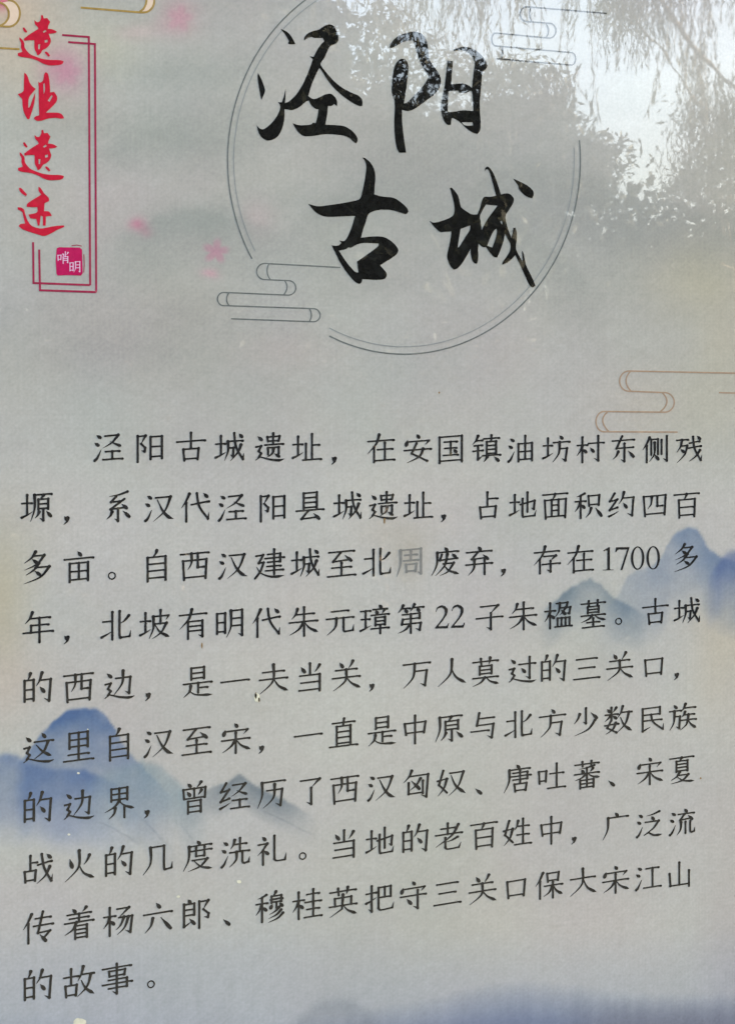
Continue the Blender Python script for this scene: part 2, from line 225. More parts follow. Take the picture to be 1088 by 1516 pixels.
'郎':"d25,1,32,11 z12,16,45,16,45,52 h12,34,45,34 h12,52,45,52 g12,14,12,88,35,75 d30,64,45,82 c60,14,90,13,74,40 g74,40,91,56,89,68,76,65 s61,12,61,99",
'穆':"HE p68,1,64,9,58,15 ri:50,15,90,36 h50,26,90,26 s70,36,70,55 d57,42,51,53 d80,41,89,51 p79,54,66,66,47,74 p85,64,70,78,45,87 p91,75,74,90,43,100",
'桂':"MU h50,18,91,18 s71,3,71,44 h44,44,97,44 h50,68,91,68 s71,50,71,92 h42,94,99,94",
'英':"CAO s23,38,24,64 z23,38,78,38,77,64 h5,64,95,64 p50,28,47,76,7,99 n52,66,68,84,96,98",
'把':"SHOU z46,14,87,14,87,48 h46,48,87,48 s67,14,67,48 g46,14,46,84,54,91,92,89,97,70",
'守':"MIAN h7,50,93,50 g65,34,65,96,50,87 d29,60,42,77",
'保':"REN kou:42,8,88,42 h36,54,98,54 s65,42,65,99 p63,56,52,78,33,90 n67,56,78,76,99,90",
'大':"h7,36,93,36 p50,3,47,58,6,96 n52,40,66,72,98,94",
'江':"W3 h44,20,89,20 s67,20,67,87 h36,89,97,89",
'山':"s50,6,50,88 z15,42,18,88,85,88 s85,40,85,98",
'故':"h3,30,49,30 s26,5,26,54 kou:6,54,46,94 p64,3,58,26,47,47 h60,28,98,28 p88,30,76,68,45,97 n58,46,72,74,99,95",
'事':"h5,14,95,14 s26,24,27,40 z26,24,76,24,74,40 h27,40,74,40 z24,52,82,52,82,79 h5,65,98,65 h24,79,82,79 g50,3,50,98,36,89",
'，':"d12,80,20,90 p22,84,20,95,10,104",
'、':"d10,76,28,94",
'哨':"KOUL s68,4,68,40 d46,14,54,30 p90,10,84,20,78,30 s50,44,50,98 g50,44,88,44,88,94,78,88 h50,60,88,60 h50,74,88,74",
}
# brush model: strokes (kind + points, 0..100, y down) become outlines
# kinds: h level, s upright, p left-falling, n right-falling, d dot, t rising, z bent, g hooked, c bent then left-falling
GS = 190; GM = 38; GN = GS + 2*GM; GW = 0.067
_gy, _gx = np.mgrid[0:GN, 0:GN]; GX = (_gx-GM+0.5)/GS; GY = (_gy-GM+0.5)/GS
def sm(t): t = max(0, min(1, t)); return t*t*(3-2*t)
def parse(s):
    out = []
    for tok in s.split():
        if tok in R: out += parse(R[tok]); continue
        if ':' in tok:
            nm, b = tok.split(':'); bx0, by0, bx1, by1 = map(float, b.split(','))
            for k, p in parse(B[nm]): out.append((k, [(bx0+x*(bx1-bx0)/100, by0+y*(by1-by0)/100) for x, y in p]))
            continue
        v = list(map(float, tok[1:].split(','))); out.append((tok[0], list(zip(v[::2], v[1::2]))))
    return out
def resample(p, step=0.016):
    n = len(p)
    def ang(i):
        a = (p[i][0]-p[i-1][0], p[i][1]-p[i-1][1]); b = (p[i+1][0]-p[i][0], p[i+1][1]-p[i][1])
        la = math.hypot(*a) or 1; lb = math.hypot(*b) or 1
        return math.degrees(math.acos(max(-1, min(1, (a[0]*b[0]+a[1]*b[1])/la/lb))))
    cuts = [0] + [i for i in range(1, n-1) if ang(i) > 48] + [n-1]; out = []
    for a, b in zip(cuts, cuts[1:]):
        q = p[a:b+1]; s = []
        for i in range(len(q)-1):
            p0 = q[max(0, i-1)]; p1 = q[i]; p2 = q[i+1]; p3 = q[min(len(q)-1, i+2)]
            k = max(2, int(math.dist(p1, p2)/step))
            for t in range(k):
                t /= k
                s.append(tuple(0.5*((2*p1[c])+(-p0[c]+p2[c])*t+(2*p0[c]-5*p1[c]+4*p2[c]-p3[c])*t*t+(-p0[c]+3*p1[c]-3*p2[c]+p3[c])*t**3) for c in (0, 1)))
        s.append(tuple(q[-1])); out.append(s)
    return out
def stroke_samples(k, pts):
    segs = resample([(x/100, 1-y/100+0.085*(x/100-0.5)) for x, y in pts])
    segl = [sum(math.dist(a, b) for a, b in zip(s, s[1:])) for s in segs]; tot = sum(segl)
    res = []; acc = 0; n = len(segs)
    for si, s in enumerate(segs):
        a0 = 0; sl = segl[si]; o = []
        for i, q in enumerate(s):
            if i: a0 += math.dist(s[i-1], q)
            j = min(len(s)-1, i+1); h = max(0, i-1)
            tx, ty = s[j][0]-s[h][0], s[j][1]-s[h][1]; tl = math.hypot(tx, ty) or 1; tx /= tl; ty /= tl
            a = acc+a0; u = a/tot; r = tot-a
            w = GW*(0.80+0.38*abs(ty)); off = 0; st = sm(1-a/0.06)
            if k == 'h': w *= 1+0.15*st+0.5*sm(1-r/0.085); off = -0.18*GW*sm(1-r/0.08)
            elif k == 's': w *= 1.0+0.16*st-0.12*sm(1-abs(u-.5)/.5)
            elif k == 'p': w *= (1.22-1.02*u**1.5)+0.2*st
            elif k == 'n': w *= (0.45+1.25*(u/0.80)**1.3) if u < 0.80 else 1.7*(1-0.93*((u-.80)/.20)**1.1)
            elif k == 'd': w *= 0.35+1.35*sm(u/0.75)-.25*sm((u-.8)/.2)
            elif k == 't': w *= 1.35-1.15*u
            else:
                w *= 1+0.14*st; last = si == n-1
                if k == 'g' and last: w = GW*(1.15-0.95*(a0/sl))
                if k == 'c' and last: w = GW*1.18*(1.12-1.0*(a0/sl)**1.3)
                if not (k == 'g' and si == n-2) and not last: w *= 1+0.26*sm(1-(sl-a0)/0.05)
                if si > 0 and not (k == 'g' and last): w *= 1+0.2*sm(1-a0/0.05)
                if k == 'g' and si == n-2: w *= 1+0.2*sm(1-(sl-a0)/0.08)
                if k == 'z' and last and abs(ty) < .5: w *= 1+0.5*sm(1-r/0.07)
            o.append((q[0], q[1]+off, w/2))
        res.append(o); acc += sl
    if k in 'hszgpc':
        x, y, w = res[0][0]; res.append([(x-0.016, y+0.018, w*0.35), (x+0.004, y, w)])
    return res
def ink_field(strs):
    F = np.full((GN, GN), -1.0)
    for k, pts in strs:
        for d in stroke_samples(k, pts):
            for a, b in zip(d, d[1:]):
                g0 = max(a[2], b[2]) + .03
                i0 = max(0, int((min(a[0], b[0])-g0)*GS+GM)); i1 = min(GN, int((max(a[0], b[0])+g0)*GS+GM)+1)
                j0 = max(0, int((min(a[1], b[1])-g0)*GS+GM)); j1 = min(GN, int((max(a[1], b[1])+g0)*GS+GM)+1)
                Xs = GX[j0:j1, i0:i1]; Ys = GY[j0:j1, i0:i1]; dx, dy = b[0]-a[0], b[1]-a[1]; l2 = dx*dx+dy*dy
                if l2 < 1e-12 or Xs.size == 0: continue
                t = np.clip(((Xs-a[0])*dx+(Ys-a[1])*dy)/l2, 0, 1)
                F[j0:j1, i0:i1] = np.maximum(F[j0:j1, i0:i1], a[2]+(b[2]-a[2])*t-np.hypot(Xs-a[0]-t*dx, Ys-a[1]-t*dy))
    return F
def outline_loops(F):
    pos = F > 0; code = pos[:-1, :-1]*1+pos[:-1, 1:]*2+pos[1:, 1:]*4+pos[1:, :-1]*8
    seg = {}; pt = {}
    TAB = {1:[(3,0)],2:[(0,1)],3:[(3,1)],4:[(1,2)],5:[(3,0),(1,2)],6:[(0,2)],7:[(3,2)],8:[(2,3)],9:[(2,0)],10:[(0,1),(2,3)],11:[(2,1)],12:[(1,3)],13:[(1,0)],14:[(0,3)]}
    for j, i in zip(*[a.tolist() for a in np.nonzero((code > 0) & (code < 15))]):
        E = ((0, j, i), (1, j, i+1), (0, j+1, i), (1, j, i))
        for a, b in TAB[int(code[j, i])]:
            for e in (E[a], E[b]):
                if e not in pt:
                    k, r, c = e; f0 = F[r, c]; f1 = F[r, c+1] if k == 0 else F[r+1, c]; t = f0/(f0-f1)
                    pt[e] = (c+t, r) if k == 0 else (c, r+t)
            seg[E[a]] = E[b]
    out = []
    while seg:
        e = next(iter(seg)); l = []
        while e in seg: l.append(pt[e]); e = seg.pop(e)
        out.append(l)
    return out
def rdp(p, eps):
    if len(p) < 3: return p
    a, b = p[0], p[-1]; L = math.dist(a, b); bd, bi = 0, 0
    for i in range(1, len(p)-1):
        q = p[i]
        d = abs((b[0]-a[0])*(a[1]-q[1])-(a[0]-q[0])*(b[1]-a[1]))/L if L > 1e-9 else math.dist(a, q)
        if d > bd: bd, bi = d, i
    if bd < eps: return [a, b]
    return rdp(p[:bi+1], eps)[:-1] + rdp(p[bi:], eps)
_cache = {}
def glyph(ch):
    if ch not in _cache:
        o = []
        for l in outline_loops(ink_field(parse(C[ch]))):
            if abs(sum(l[i-1][0]*l[i][1]-l[i][0]*l[i-1][1] for i in range(len(l)))/2) < 5: continue
            k = len(l)//2
            r = rdp(l[:k+1], 0.4)[:-1] + rdp(l[k:]+[l[0]], 0.4)[:-1]
            if len(r) > 2: o.append([((x-GM+.5)/GS, (y-GM+.5)/GS) for x, y in r])
        _cache[ch] = o
    return _cache[ch]
# ------------------------------------------------------------------ helpers
rng = np.random.default_rng(7); random.seed(7)
def ray(px, py): return FWD + RGT * ((px - CX) / F_PX) + UP * ((CY - py) / F_PX)
def P(px, py):
    """photo point -> (x, z) on the sign's face, the plane y = 0"""
    d = ray(px, py); t = -CAM.y / d.y
    return (CAM.x + d.x * t, CAM.z + d.z * t)
_a = math.sin(YAW), math.cos(YAW)
def PA(px, py):
    px = np.asarray(px, float); py = np.asarray(py, float)
    u = (px - CX) / F_PX; v = (CY - py) / F_PX
    dx = _a[0] + _a[1] * u; dy = _a[1] - _a[0] * u
    t = -CAM.y / dy
    return CAM.x + dx * t, CAM.z + v * t
def tag(o, label=None, cat=None, group=None, kind=None):
    for k, v in (('label', label), ('category', cat), ('group', group), ('kind', kind)):
        if v: o[k] = v
    return o
def link(name, me, mat, parent=None):
    o = bpy.data.objects.new(name, me); sc.collection.objects.link(o)
    if mat is not None and not me.materials: me.materials.append(mat)
    if parent is not None: o.parent = parent
    return o
def empty(name, loc=(0, 0, 0)):
    o = bpy.data.objects.new(name, None); o.location = loc; sc.collection.objects.link(o); return o
def mesh(name, vs, fs):
    me = bpy.data.meshes.new(name); me.from_pydata(vs, [], fs); me.update(); return me
SY = 0.0                                       # the sign's face
def printed(name, loops, mat, lift, parent):
    """flat print: loops of (x, z) on the sign, outer and holes, laid as one thin sheet"""
    pts = [q for l in loops for q in l]
    tris = tessellate_polygon([[Vector((x, z, 0)) for x, z in l] for l in loops])
    vs = [(x, SY - lift, z) for x, z in pts]; fs = []
    for a, b, c in tris:
        A, B, C = pts[a], pts[b], pts[c]
        cr = (B[0]-A[0])*(C[1]-A[1]) - (B[1]-A[1])*(C[0]-A[0])
        if abs(cr) < 1e-14: continue
        fs.append((a, b, c) if cr > 0 else (a, c, b))
    return link(name, mesh(name, vs, fs), mat, parent)
def ribbon(path, w):
    """outline in photo pixels of a pen line of width w along path"""
    p = [Vector(q) for q in path]; n = len(p); L = []; R = []
    for i in range(n):
        a = (p[i] - p[i-1]).normalized() if i else (p[1] - p[0]).normalized()
        b = (p[i+1] - p[i]).normalized() if i < n-1 else a
        t = (a + b); t = t.normalized() if t.length > 1e-6 else a
        m = 1 / max(0.5, t.dot(a)); nn = Vector((-t.y, t.x)) * (w * .5 * m)
        L.append(p[i] + nn); R.append(p[i] - nn)
    return L, R
def pen(name, paths, w, mat, lift, parent):
    vs = []; fs = []
    for path in paths:
        L, R = ribbon(path, w); k = len(vs)
        for l, r in zip(L, R):
            for q in (l, r):
                x, z = P(q.x, q.y); vs.append((x, SY - lift, z))
        for i in range(len(L) - 1):
            a, b, c, d = k+2*i, k+2*i+1, k+2*i+3, k+2*i+2
            fs.append((a, d, c, b))
        lift += 0.00002
    me = mesh(name, vs, fs)
    # all faces look at the viewer (-y)
    import bmesh
    bm = bmesh.new(); bm.from_mesh(me); bm.normal_update()
    for f in bm.faces:
        if f.normal.y > 0: f.normal_flip()
    bm.to_mesh(me); bm.free()
    return link(name, me, mat, parent)
def arc(cx, cy, rx, ry, a0, a1, n=24):
    return [(cx + rx*math.cos(math.radians(a0+(a1-a0)*i/n)), cy + ry*math.sin(math.radians(a0+(a1-a0)*i/n))) for i in range(n+1)]

# ------------------------------------------------------------------ materials
def nodes(name):
    m = bpy.data.materials.new(name); m.use_nodes = True
    return m, m.node_tree, m.node_tree.nodes['Principled BSDF']
def film(m_nt, b):
    """the clear glossy film over the whole print: same faint unevenness everywhere"""
    b.inputs['Coat Weight'].default_value = 1.0
    b.inputs['Coat IOR'].default_value = 2.1
    b.inputs['Specular IOR Level'].default_value = 0.0
    b.inputs['Roughness'].default_value = 0.9
    g = m_nt.nodes.new('ShaderNodeNewGeometry')
    n1 = m_nt.nodes.new('ShaderNodeTexNoise'); n1.inputs['Scale'].default_value = 9; n1.inputs['Detail'].default_value = 2
    n2 = m_nt.nodes.new('ShaderNodeTexNoise'); n2.inputs['Scale'].default_value = 160; n2.inputs['Detail'].default_value = 2
    sp = m_nt.nodes.new('ShaderNodeTexNoise'); sp.inputs['Scale'].default_value = 3.0; sp.inputs['Detail'].default_value = 5
    for n in (n1, n2, sp): m_nt.links.new(g.outputs['Position'], n.inputs['Vector'])
    b1 = m_nt.nodes.new('ShaderNodeBump'); b1.inputs['Strength'].default_value = 1.0; b1.inputs['Distance'].default_value = 0.00012
    b2 = m_nt.nodes.new('ShaderNodeBump'); b2.inputs['Strength'].default_value = 1.0; b2.inputs['Distance'].default_value = 0.0000025
    m_nt.links.new(n1.outputs['Fac'], b1.inputs['Height']); m_nt.links.new(n2.outputs['Fac'], b2.inputs['Height'])
    m_nt.links.new(b1.outputs['Normal'], b2.inputs['Normal']); m_nt.links.new(b2.outputs['Normal'], b.inputs['Coat Normal'])
    mr = m_nt.nodes.new('ShaderNodeMapRange'); mr.inputs['From Min'].default_value = .35; mr.inputs['From Max'].default_value = .7
    mr.inputs['To Min'].default_value = 0.004; mr.inputs['To Max'].default_value = 0.018
    m_nt.links.new(sp.outputs['Fac'], mr.inputs['Value']); m_nt.links.new(mr.outputs['Result'], b.inputs['Coat Roughness'])
    return g
def s2l(c): return tuple(((v/255)/12.92 if v/255 <= .04045 else ((v/255+.055)/1.055)**2.4) for v in c)
def ink(name, rgb, var=0.25, wear=0.0):
    m, t, b = nodes(name); g = film(t, b)
    n = t.nodes.new('ShaderNodeTexNoise'); n.inputs['Scale'].default_value = 120; n.inputs['Detail'].default_value = 3
    t.links.new(g.outputs['Position'], n.inputs['Vector'])
    r = t.nodes.new('ShaderNodeValToRGB')
    c = [v*(0.24 if max(rgb) < 70 else 0.69*(1 if rgb[0] < 180 or rgb[1] > 100 else .8)) for v in s2l(rgb)]
    r.color_ramp.elements[0].position = .3; r.color_ramp.elements[1].position = .72
    r.color_ramp.elements[0].color = (*[v*(1-var) for v in c], 1)
    r.color_ramp.elements[1].color = (*[min(1, v*(1+var) + wear) for v in c], 1)
    t.links.new(n.outputs['Fac'], r.inputs['Fac']); t.links.new(r.outputs['Color'], b.inputs['Base Color'])
    return m
M_TEXT = ink('black_print', (69, 67, 64), .3, .008)
M_FADED = ink('faded_print', (132, 130, 122), .12)
M_TITLE = ink('title_ink', (45, 44, 40), .2, .003)
M_RED = ink('red_ink', (216, 42, 64), .12)
M_FRAME = ink('frame_red', (160, 50, 76), .1)
M_SEAL = ink('seal_red', (206, 40, 96), .1)
M_WHITE = ink('seal_white', (226, 190, 208), .1)
M_LINE = ink('grey_line', (110, 113, 107), .2)
M_LINE2 = ink('faint_grey_line', (144, 147, 141), .1)
M_DARKLINE = ink('dark_line', (84, 82, 76), .2)
M_GOLD = ink('gold_line', (168, 138, 78), .2)
M_GOLDFILL = ink('peach_fill', (226, 200, 172), .04)
M_BROWN = ink('faint_brown_line', (172, 146, 120), .1)
M_FLECK = ink('brown_fleck', (150, 118, 70), .5)

# the print's background: soft ink wash, as paint in vertex colours plus grain in nodes
M_WASH, t, b = nodes('ink_wash_print'); g = film(t, b)
at = t.nodes.new('ShaderNodeAttribute'); at.attribute_name = 'wash'
def mixmul(col, noise_scale, lo, hi, scl=(1, 1, 1), detail=3):
    mp = t.nodes.new('ShaderNodeMapping'); mp.inputs['Scale'].default_value = scl
    n = t.nodes.new('ShaderNodeTexNoise'); n.inputs['Scale'].default_value = noise_scale; n.inputs['Detail'].default_value = detail
    t.links.new(g.outputs['Position'], mp.inputs['Vector']); t.links.new(mp.outputs['Vector'], n.inputs['Vector'])
    mr = t.nodes.new('ShaderNodeMapRange'); mr.inputs['From Min'].default_value = .25; mr.inputs['From Max'].default_value = .75
    mr.inputs['To Min'].default_value = lo; mr.inputs['To Max'].default_value = hi
    t.links.new(n.outputs['Fac'], mr.inputs['Value'])
    mx = t.nodes.new('ShaderNodeVectorMath'); mx.operation = 'SCALE'
    t.links.new(col, mx.inputs[0]); t.links.new(mr.outputs['Result'], mx.inputs['Scale'])
    return mx.outputs['Vector']
c = mixmul(at.outputs['Color'], 230, .925, 1.075)
c = mixmul(c, 60, .96, 1.04)
c = mixmul(c, 60, .97, 1.03, (4, 1, .12))
c = mixmul(c, 60, .98, 1.02, (.1, 1, 4))
def mixrot(col, ang, scl, lo, hi, sc_):
    m1 = t.nodes.new('ShaderNodeMapping'); m1.inputs['Rotation'].default_value = (0, math.radians(ang), 0)
    m2 = t.nodes.new('ShaderNodeMapping'); m2.inputs['Scale'].default_value = scl
    n = t.nodes.new('ShaderNodeTexNoise'); n.inputs['Scale'].default_value = sc_; n.inputs['Detail'].default_value = 4
    t.links.new(g.outputs['Position'], m1.inputs['Vector']); t.links.new(m1.outputs['Vector'], m2.inputs['Vector']); t.links.new(m2.outputs['Vector'], n.inputs['Vector'])
    mr = t.nodes.new('ShaderNodeMapRange'); mr.inputs['From Min'].default_value = .3; mr.inputs['From Max'].default_value = .7
    mr.inputs['To Min'].default_value = lo; mr.inputs['To Max'].default_value = hi; t.links.new(n.outputs['Fac'], mr.inputs['Value'])
    mx = t.nodes.new('ShaderNodeVectorMath'); mx.operation = 'SCALE'
    t.links.new(col, mx.inputs[0]); t.links.new(mr.outputs['Result'], mx.inputs['Scale']); return mx.outputs['Vector']
c = mixrot(c, 38, (.35, 1, 7), .972, 1.028, 24)
c = mixrot(c, -22, (.3, 1, 8), .985, 1.015, 18)
t.links.new(c, b.inputs['Base Color'])

# ------------------------------------------------------------------ the painted wash, as a function of photo coordinates
def vnoise(x, y, s, seed):
    r = np.random.default_rng(seed); G = r.random((256, 256))
    u = x / s; v = y / s; i = np.floor(u).astype(int); j = np.floor(v).astype(int); fu = u - i; fv = v - j
    fu = fu*fu*(3-2*fu); fv = fv*fv*(3-2*fv)
    a = G[j % 256, i % 256]; b_ = G[j % 256, (i+1) % 256]; c_ = G[(j+1) % 256, i % 256]; d_ = G[(j+1) % 256, (i+1) % 256]
    return (a*(1-fu)+b_*fu)*(1-fv) + (c_*(1-fu)+d_*fu)*fv - .5
def fbm(x, y, s, seed, o=4):
    return sum(vnoise(x, y, s/2**k, seed+k) / 2**k for k in range(o))
RIDGES = [
 ([(150,360),(200,334),(250,316),(295,306),(345,318),(400,338),(450,352)], (138,146,142), .42, 95, 9, 60, 80),
 ([(120,228),(180,205),(250,196),(330,206),(400,215)], (144,150,146), .34, 70, 12, 50, 60),
 ([(400,360),(450,318),(500,286),(555,262),(610,272),(670,300),(730,322),(800,352),(850,398),(905,452)], (146,150,146), .36, 120, 12, 70, 40),
 ([(640,300),(720,262),(780,240),(850,250),(930,290),(1000,312),(1140,318)], (142,146,142), .34, 110, 14, 70, 5),
 # ridge line, colour, strength, depth of the fade below, softness, side fades
 ([(800,905),(820,891),(835,877),(855,865),(872,857),(890,866),(908,884),(930,897),(960,912)], (118,132,142), .80, 66, 2.2, 20, 30),
 ([(880,925),(915,880),(928,856),(945,843),(968,838),(984,818),(991,800),(1003,787),(1018,781),(1032,784),(1041,797),(1050,814),(1070,827),(1095,833),(1140,838)], (96,118,150), .76, 118, 2.2, 150, 5),
 ([(1045,860),(1060,838),(1075,822),(1100,812),(1140,808)], (86,104,148), .68, 84, 6, 18, 5),
 ([(20,1140),(42,1112),(60,1088),(80,1068),(100,1054),(118,1049),(143,1050),(159,1063),(172,1084),(188,1112),(225,1150),(262,1190)], (76,103,146), .9, 128, 2.2, 20, 90),
 ([(-60,1140),(-10,1122),(8,1116),(24,1119),(40,1131),(80,1140),(125,1140),(170,1160),(210,1185)], (84,108,150), .8, 112, 4, 5, 80),
 ([(120,1165),(165,1140),(210,1128),(240,1138),(262,1155),(285,1188),(310,1215)], (122,144,156), .68, 92, 6, 60, 40),
 ([(262,1195),(300,1170),(334,1161),(345,1153),(354,1147),(372,1159),(400,1175),(445,1198),(470,1210)], (108,120,130), .78, 50, 2.2, 60, 60),
 ([(-60,1200),(0,1196),(60,1200),(110,1215),(170,1240)], (120,134,166), .42, 60, 20, 5, 80),
 ([(425,1530),(445,1508),(468,1490),(495,1480),(522,1486),(548,1503),(575,1520)], (108,116,130), .36, 60, 10, 20, 25),
]
BLOBS = [
 # x, y, rx, ry, colour, strength : mist, stains and tints of the print
 (230,108,190,26,(150,158,152),.35),(230,190,210,30,(150,156,150),.38),(100,160,60,60,(168,160,150),.3),
 (290,326,80,28,(142,150,146),.45),(240,395,200,40,(158,162,156),.25),(440,300,120,26,(152,156,152),.3),
 (555,262,110,70,(150,152,150),.4),(690,250,120,60,(150,152,150),.35),(640,360,200,60,(166,168,164),.25),
 (420,150,60,80,(180,178,172),.3),(600,200,80,90,(156,154,150),.3),
 (940,330,150,50,(146,148,148),.5),(880,390,160,60,(158,160,158),.3),(1040,410,90,60,(186,178,146),.4),
 (800,300,90,80,(158,160,160),.3),(1080,300,60,90,(160,158,146),.3),
 (10,20,80,70,(206,178,150),.55),(20,100,90,60,(190,178,158),.4),(150,70,60,40,(186,186,160),.35),
 (60,330,60,90,(176,176,164),.25),(160,300,80,50,(190,178,176),.2),
 (268,14,26,22,(192,152,160),.5),(262,38,30,18,(198,158,166),.45),(205,50,30,14,(206,172,176),.3),
 (100,102,30,34,(190,138,162),.55),(80,92,22,24,(190,120,145),.3),(0,2,14,12,(205,90,120),.75),
 (204,331,13,9,(198,124,148),.8),(214,340,7,7,(198,134,156),.45),(380,325,26,30,(200,172,176),.3),
 (310,406,12,7,(210,150,168),.5),(430,520,80,30,(190,176,172),.28),
 (1060,600,80,90,(190,182,158),.3),(960,600,70,50,(186,176,164),.35),(1075,500,50,60,(190,182,154),.3),
 (1080,930,50,70,(190,178,148),.35),(1060,1000,40,80,(184,176,160),.4),
 (0,900,45,130,(178,166,136),.5),(10,1010,60,60,(190,176,168),.4),(40,780,60,60,(178,174,164),.3),
 (606,832,24,30,(162,156,142),.5),(585,790,60,30,(168,162,148),.3),
 (660,690,260,40,(186,186,182),.3),(500,960,400,60,(186,184,181),.3),(760,1140,300,60,(182,181,178),.25),
 (250,600,220,60,(182,184,180),.25),(700,1080,260,40,(186,184,180),.25),
 (120,1235,90,28,(178,184,196),.45),(360,1216,120,30,(182,184,186),.35),
 (40,1330,160,40,(178,174,178),.3),(200,1420,260,60,(166,172,178),.45),(1085,1300,40,260,(174,166,160),.3),
 (1088,1450,60,100,(152,152,166),.3),(850,1180,380,40,(178,178,174),.2),
]
PETALS = [(320,371,19),(100,106,20),(268,26,20)]
def wash(x, y):
    n = np.ones_like(x)
    wx = x + 10*fbm(x, y, 60, 11); wy = y + 10*fbm(x, y, 60, 31)
    col = np.stack([n*(174), n*(174.5), n*(170)], -1)
    k = np.clip((y-520)/200, 0, 1)[..., None]; col = col*(1-k) + np.array((183, 183, 179))*k
    big = fbm(x, y, 260, 51, 5)[..., None]; col = col * (1 + .05*big)
    mist = fbm(x*.45, y*1.4, 130, 71, 4)[..., None] * np.clip((640-y)/200, 0, 1)[..., None]
    col = col * (1 + .07*mist)
    col = col + 3*np.stack([fbm(x, y, 150, 91, 3), fbm(x, y, 170, 95, 3), fbm(x, y, 140, 99, 3)], -1)
    for bx, by, rx, ry, c3, s in BLOBS:
        d = np.exp(-(((wx-bx)/rx)**2 + ((wy-by)/ry)**2))[..., None] * s
        col = col*(1-d) + np.array(c3)*d
    for px, py, r in PETALS:
        dx = wx*.6+x*.4-px; dy = wy*.6+y*.4-py; rr = np.hypot(dx, dy); th = np.arctan2(dy, dx)
        lim = r*(.45+.6*np.abs(np.cos(2.5*th+.4)))
        a = (np.clip((lim-rr)/8+.5, 0, 1) * (.36+.26*np.clip(1-rr/r, 0, 1)))[..., None]
        if px != 320: a = a*.4
        col = col*(1-a) + np.array((196, 118, 148))*a
    # bottom of the print: blue grey slope with streaks
    st = fbm(x*1.0, y*.12, 14, 201, 3)
    k = np.clip((y-1375)/150, 0, 1)[..., None]; col = col*(1-.6*k) + np.array((150, 160, 178))*.6*k
    edge = 1492 - 34*np.exp(-((x-760)/150)**2) - 22*np.clip((x-640)/400, 0, 1) + 6*st + 26*np.exp(-((x-300)/220)**2)
    k = (np.clip((y-edge)/60, 0, 1) * np.clip((x-120)/260, 0.25, 1))[..., None]
    col = col*(1-.75*k) + np.array((102, 116, 148))*.75*k
    k = (np.clip((y-1478-4*st)/30, 0, 1) * np.clip((x-820)/90, 0, 1))[..., None]
    col = col*(1-.55*k) + np.array((108, 112, 128))*.55*k
    col = col * (1 + .03*st*np.clip((y-1430)/60, 0, 1))[..., None]
    for ridge, c3, s, dep, soft, fl, fr_ in RIDGES:
        rx = [q[0] for q in ridge]; ry = [q[1] for q in ridge]
        ex = x + 3*vnoise(x, y, 9, 301)
        base = np.interp(ex, rx, ry) + 3*vnoise(x, y*0, 7, 305)
        d = y - base
        up = 1/(1+np.exp(-np.clip(d/soft*2.2, -30, 30)))
        dn = np.clip(1 - d/dep, 0, 1)**.85
        dn = dn * (1 + .55*fbm(x, y, 44, 320, 3))
        side = np.clip((x-rx[0])/fl, 0, 1) * np.clip((rx[-1]-x)/fr_, 0, 1)
        a = np.clip(up*dn*side*s, 0, 1)[..., None]
        col = col*(1-a) + np.array(c3)*a
    sp = vnoise(x, y, 3.2, 400) ; col = col + (4.0*sp)[..., None]
    return np.clip(col, 30, 250)
def lin(c):
    c = c/255; return np.where(c <= .04045, c/12.92, ((c+.055)/1.055)**2.4)
ALB = 0.69                               # from tones as photographed to reflectances of the paper
TINT = np.array((1.06, 1.005, 0.9))
def wash_sheet(name, xs, ys, lift, parent, keep=None):
    X, Y = np.meshgrid(xs, ys); H, W = X.shape
    wx, wz = PA(X, Y)
    vs = np.stack([wx, np.full_like(wx, SY - lift), wz], -1).reshape(-1, 3)
    idx = np.arange(H*W).reshape(H, W)
    q = np.stack([idx[1:, :-1], idx[1:, 1:], idx[:-1, 1:], idx[:-1, :-1]], -1).reshape(-1, 4)
    if keep is not None:
        m = keep(.25*(X[1:, :-1]+X[1:, 1:]+X[:-1, 1:]+X[:-1, :-1]), .25*(Y[1:, :-1]+Y[1:, 1:]+Y[:-1, 1:]+Y[:-1, :-1])).reshape(-1)
        q = q[m]
        used = np.unique(q); rm = np.full(H*W, -1); rm[used] = np.arange(len(used)); q = rm[q]
    else: used = np.arange(H*W)
    v = vs[used]; c = lin(wash(X.reshape(-1)[used], Y.reshape(-1)[used])) * ALB * TINT
    me = bpy.data.meshes.new(name)
    me.vertices.add(len(v)); me.vertices.foreach_set('co', v.reshape(-1).astype(np.float32))
    me.loops.add(len(q)*4); me.loops.foreach_set('vertex_index', q.reshape(-1).astype(np.int32))
    me.polygons.add(len(q)); me.polygons.foreach_set('loop_start', np.arange(0, len(q)*4, 4, dtype=np.int32))
    me.update(calc_edges=True)
    ca = me.color_attributes.new('wash', 'FLOAT_COLOR', 'POINT')
    ca.data.foreach_set('color', np.concatenate([np.clip(c, 0, 1), np.ones((len(c), 1))], 1).reshape(-1).astype(np.float32))
    return link(name, me, M_WASH, parent)

# ------------------------------------------------------------------ the sign
sign = empty('information_sign', (0, 0, 0))
tag(sign, 'glossy grey information sign with brushed black Chinese title, ink-wash hills and ten lines of text', 'sign')
x0, z1 = P(-50, -50); x1, z0 = P(1140, 1575)
_, zt = P(1140, -50); z1 = max(z1, zt); z1 = P(-50, -50)[1]; zr = P(1140, -50)[1]; z1 = min(z1, zr); zb = P(-50, 1575)[1]; z0 = max(z0, zb)
wash_sheet('printed_background', np.arange(-48, 1137, 3.0), np.arange(-46, 1570, 3.0), 0.0, sign)
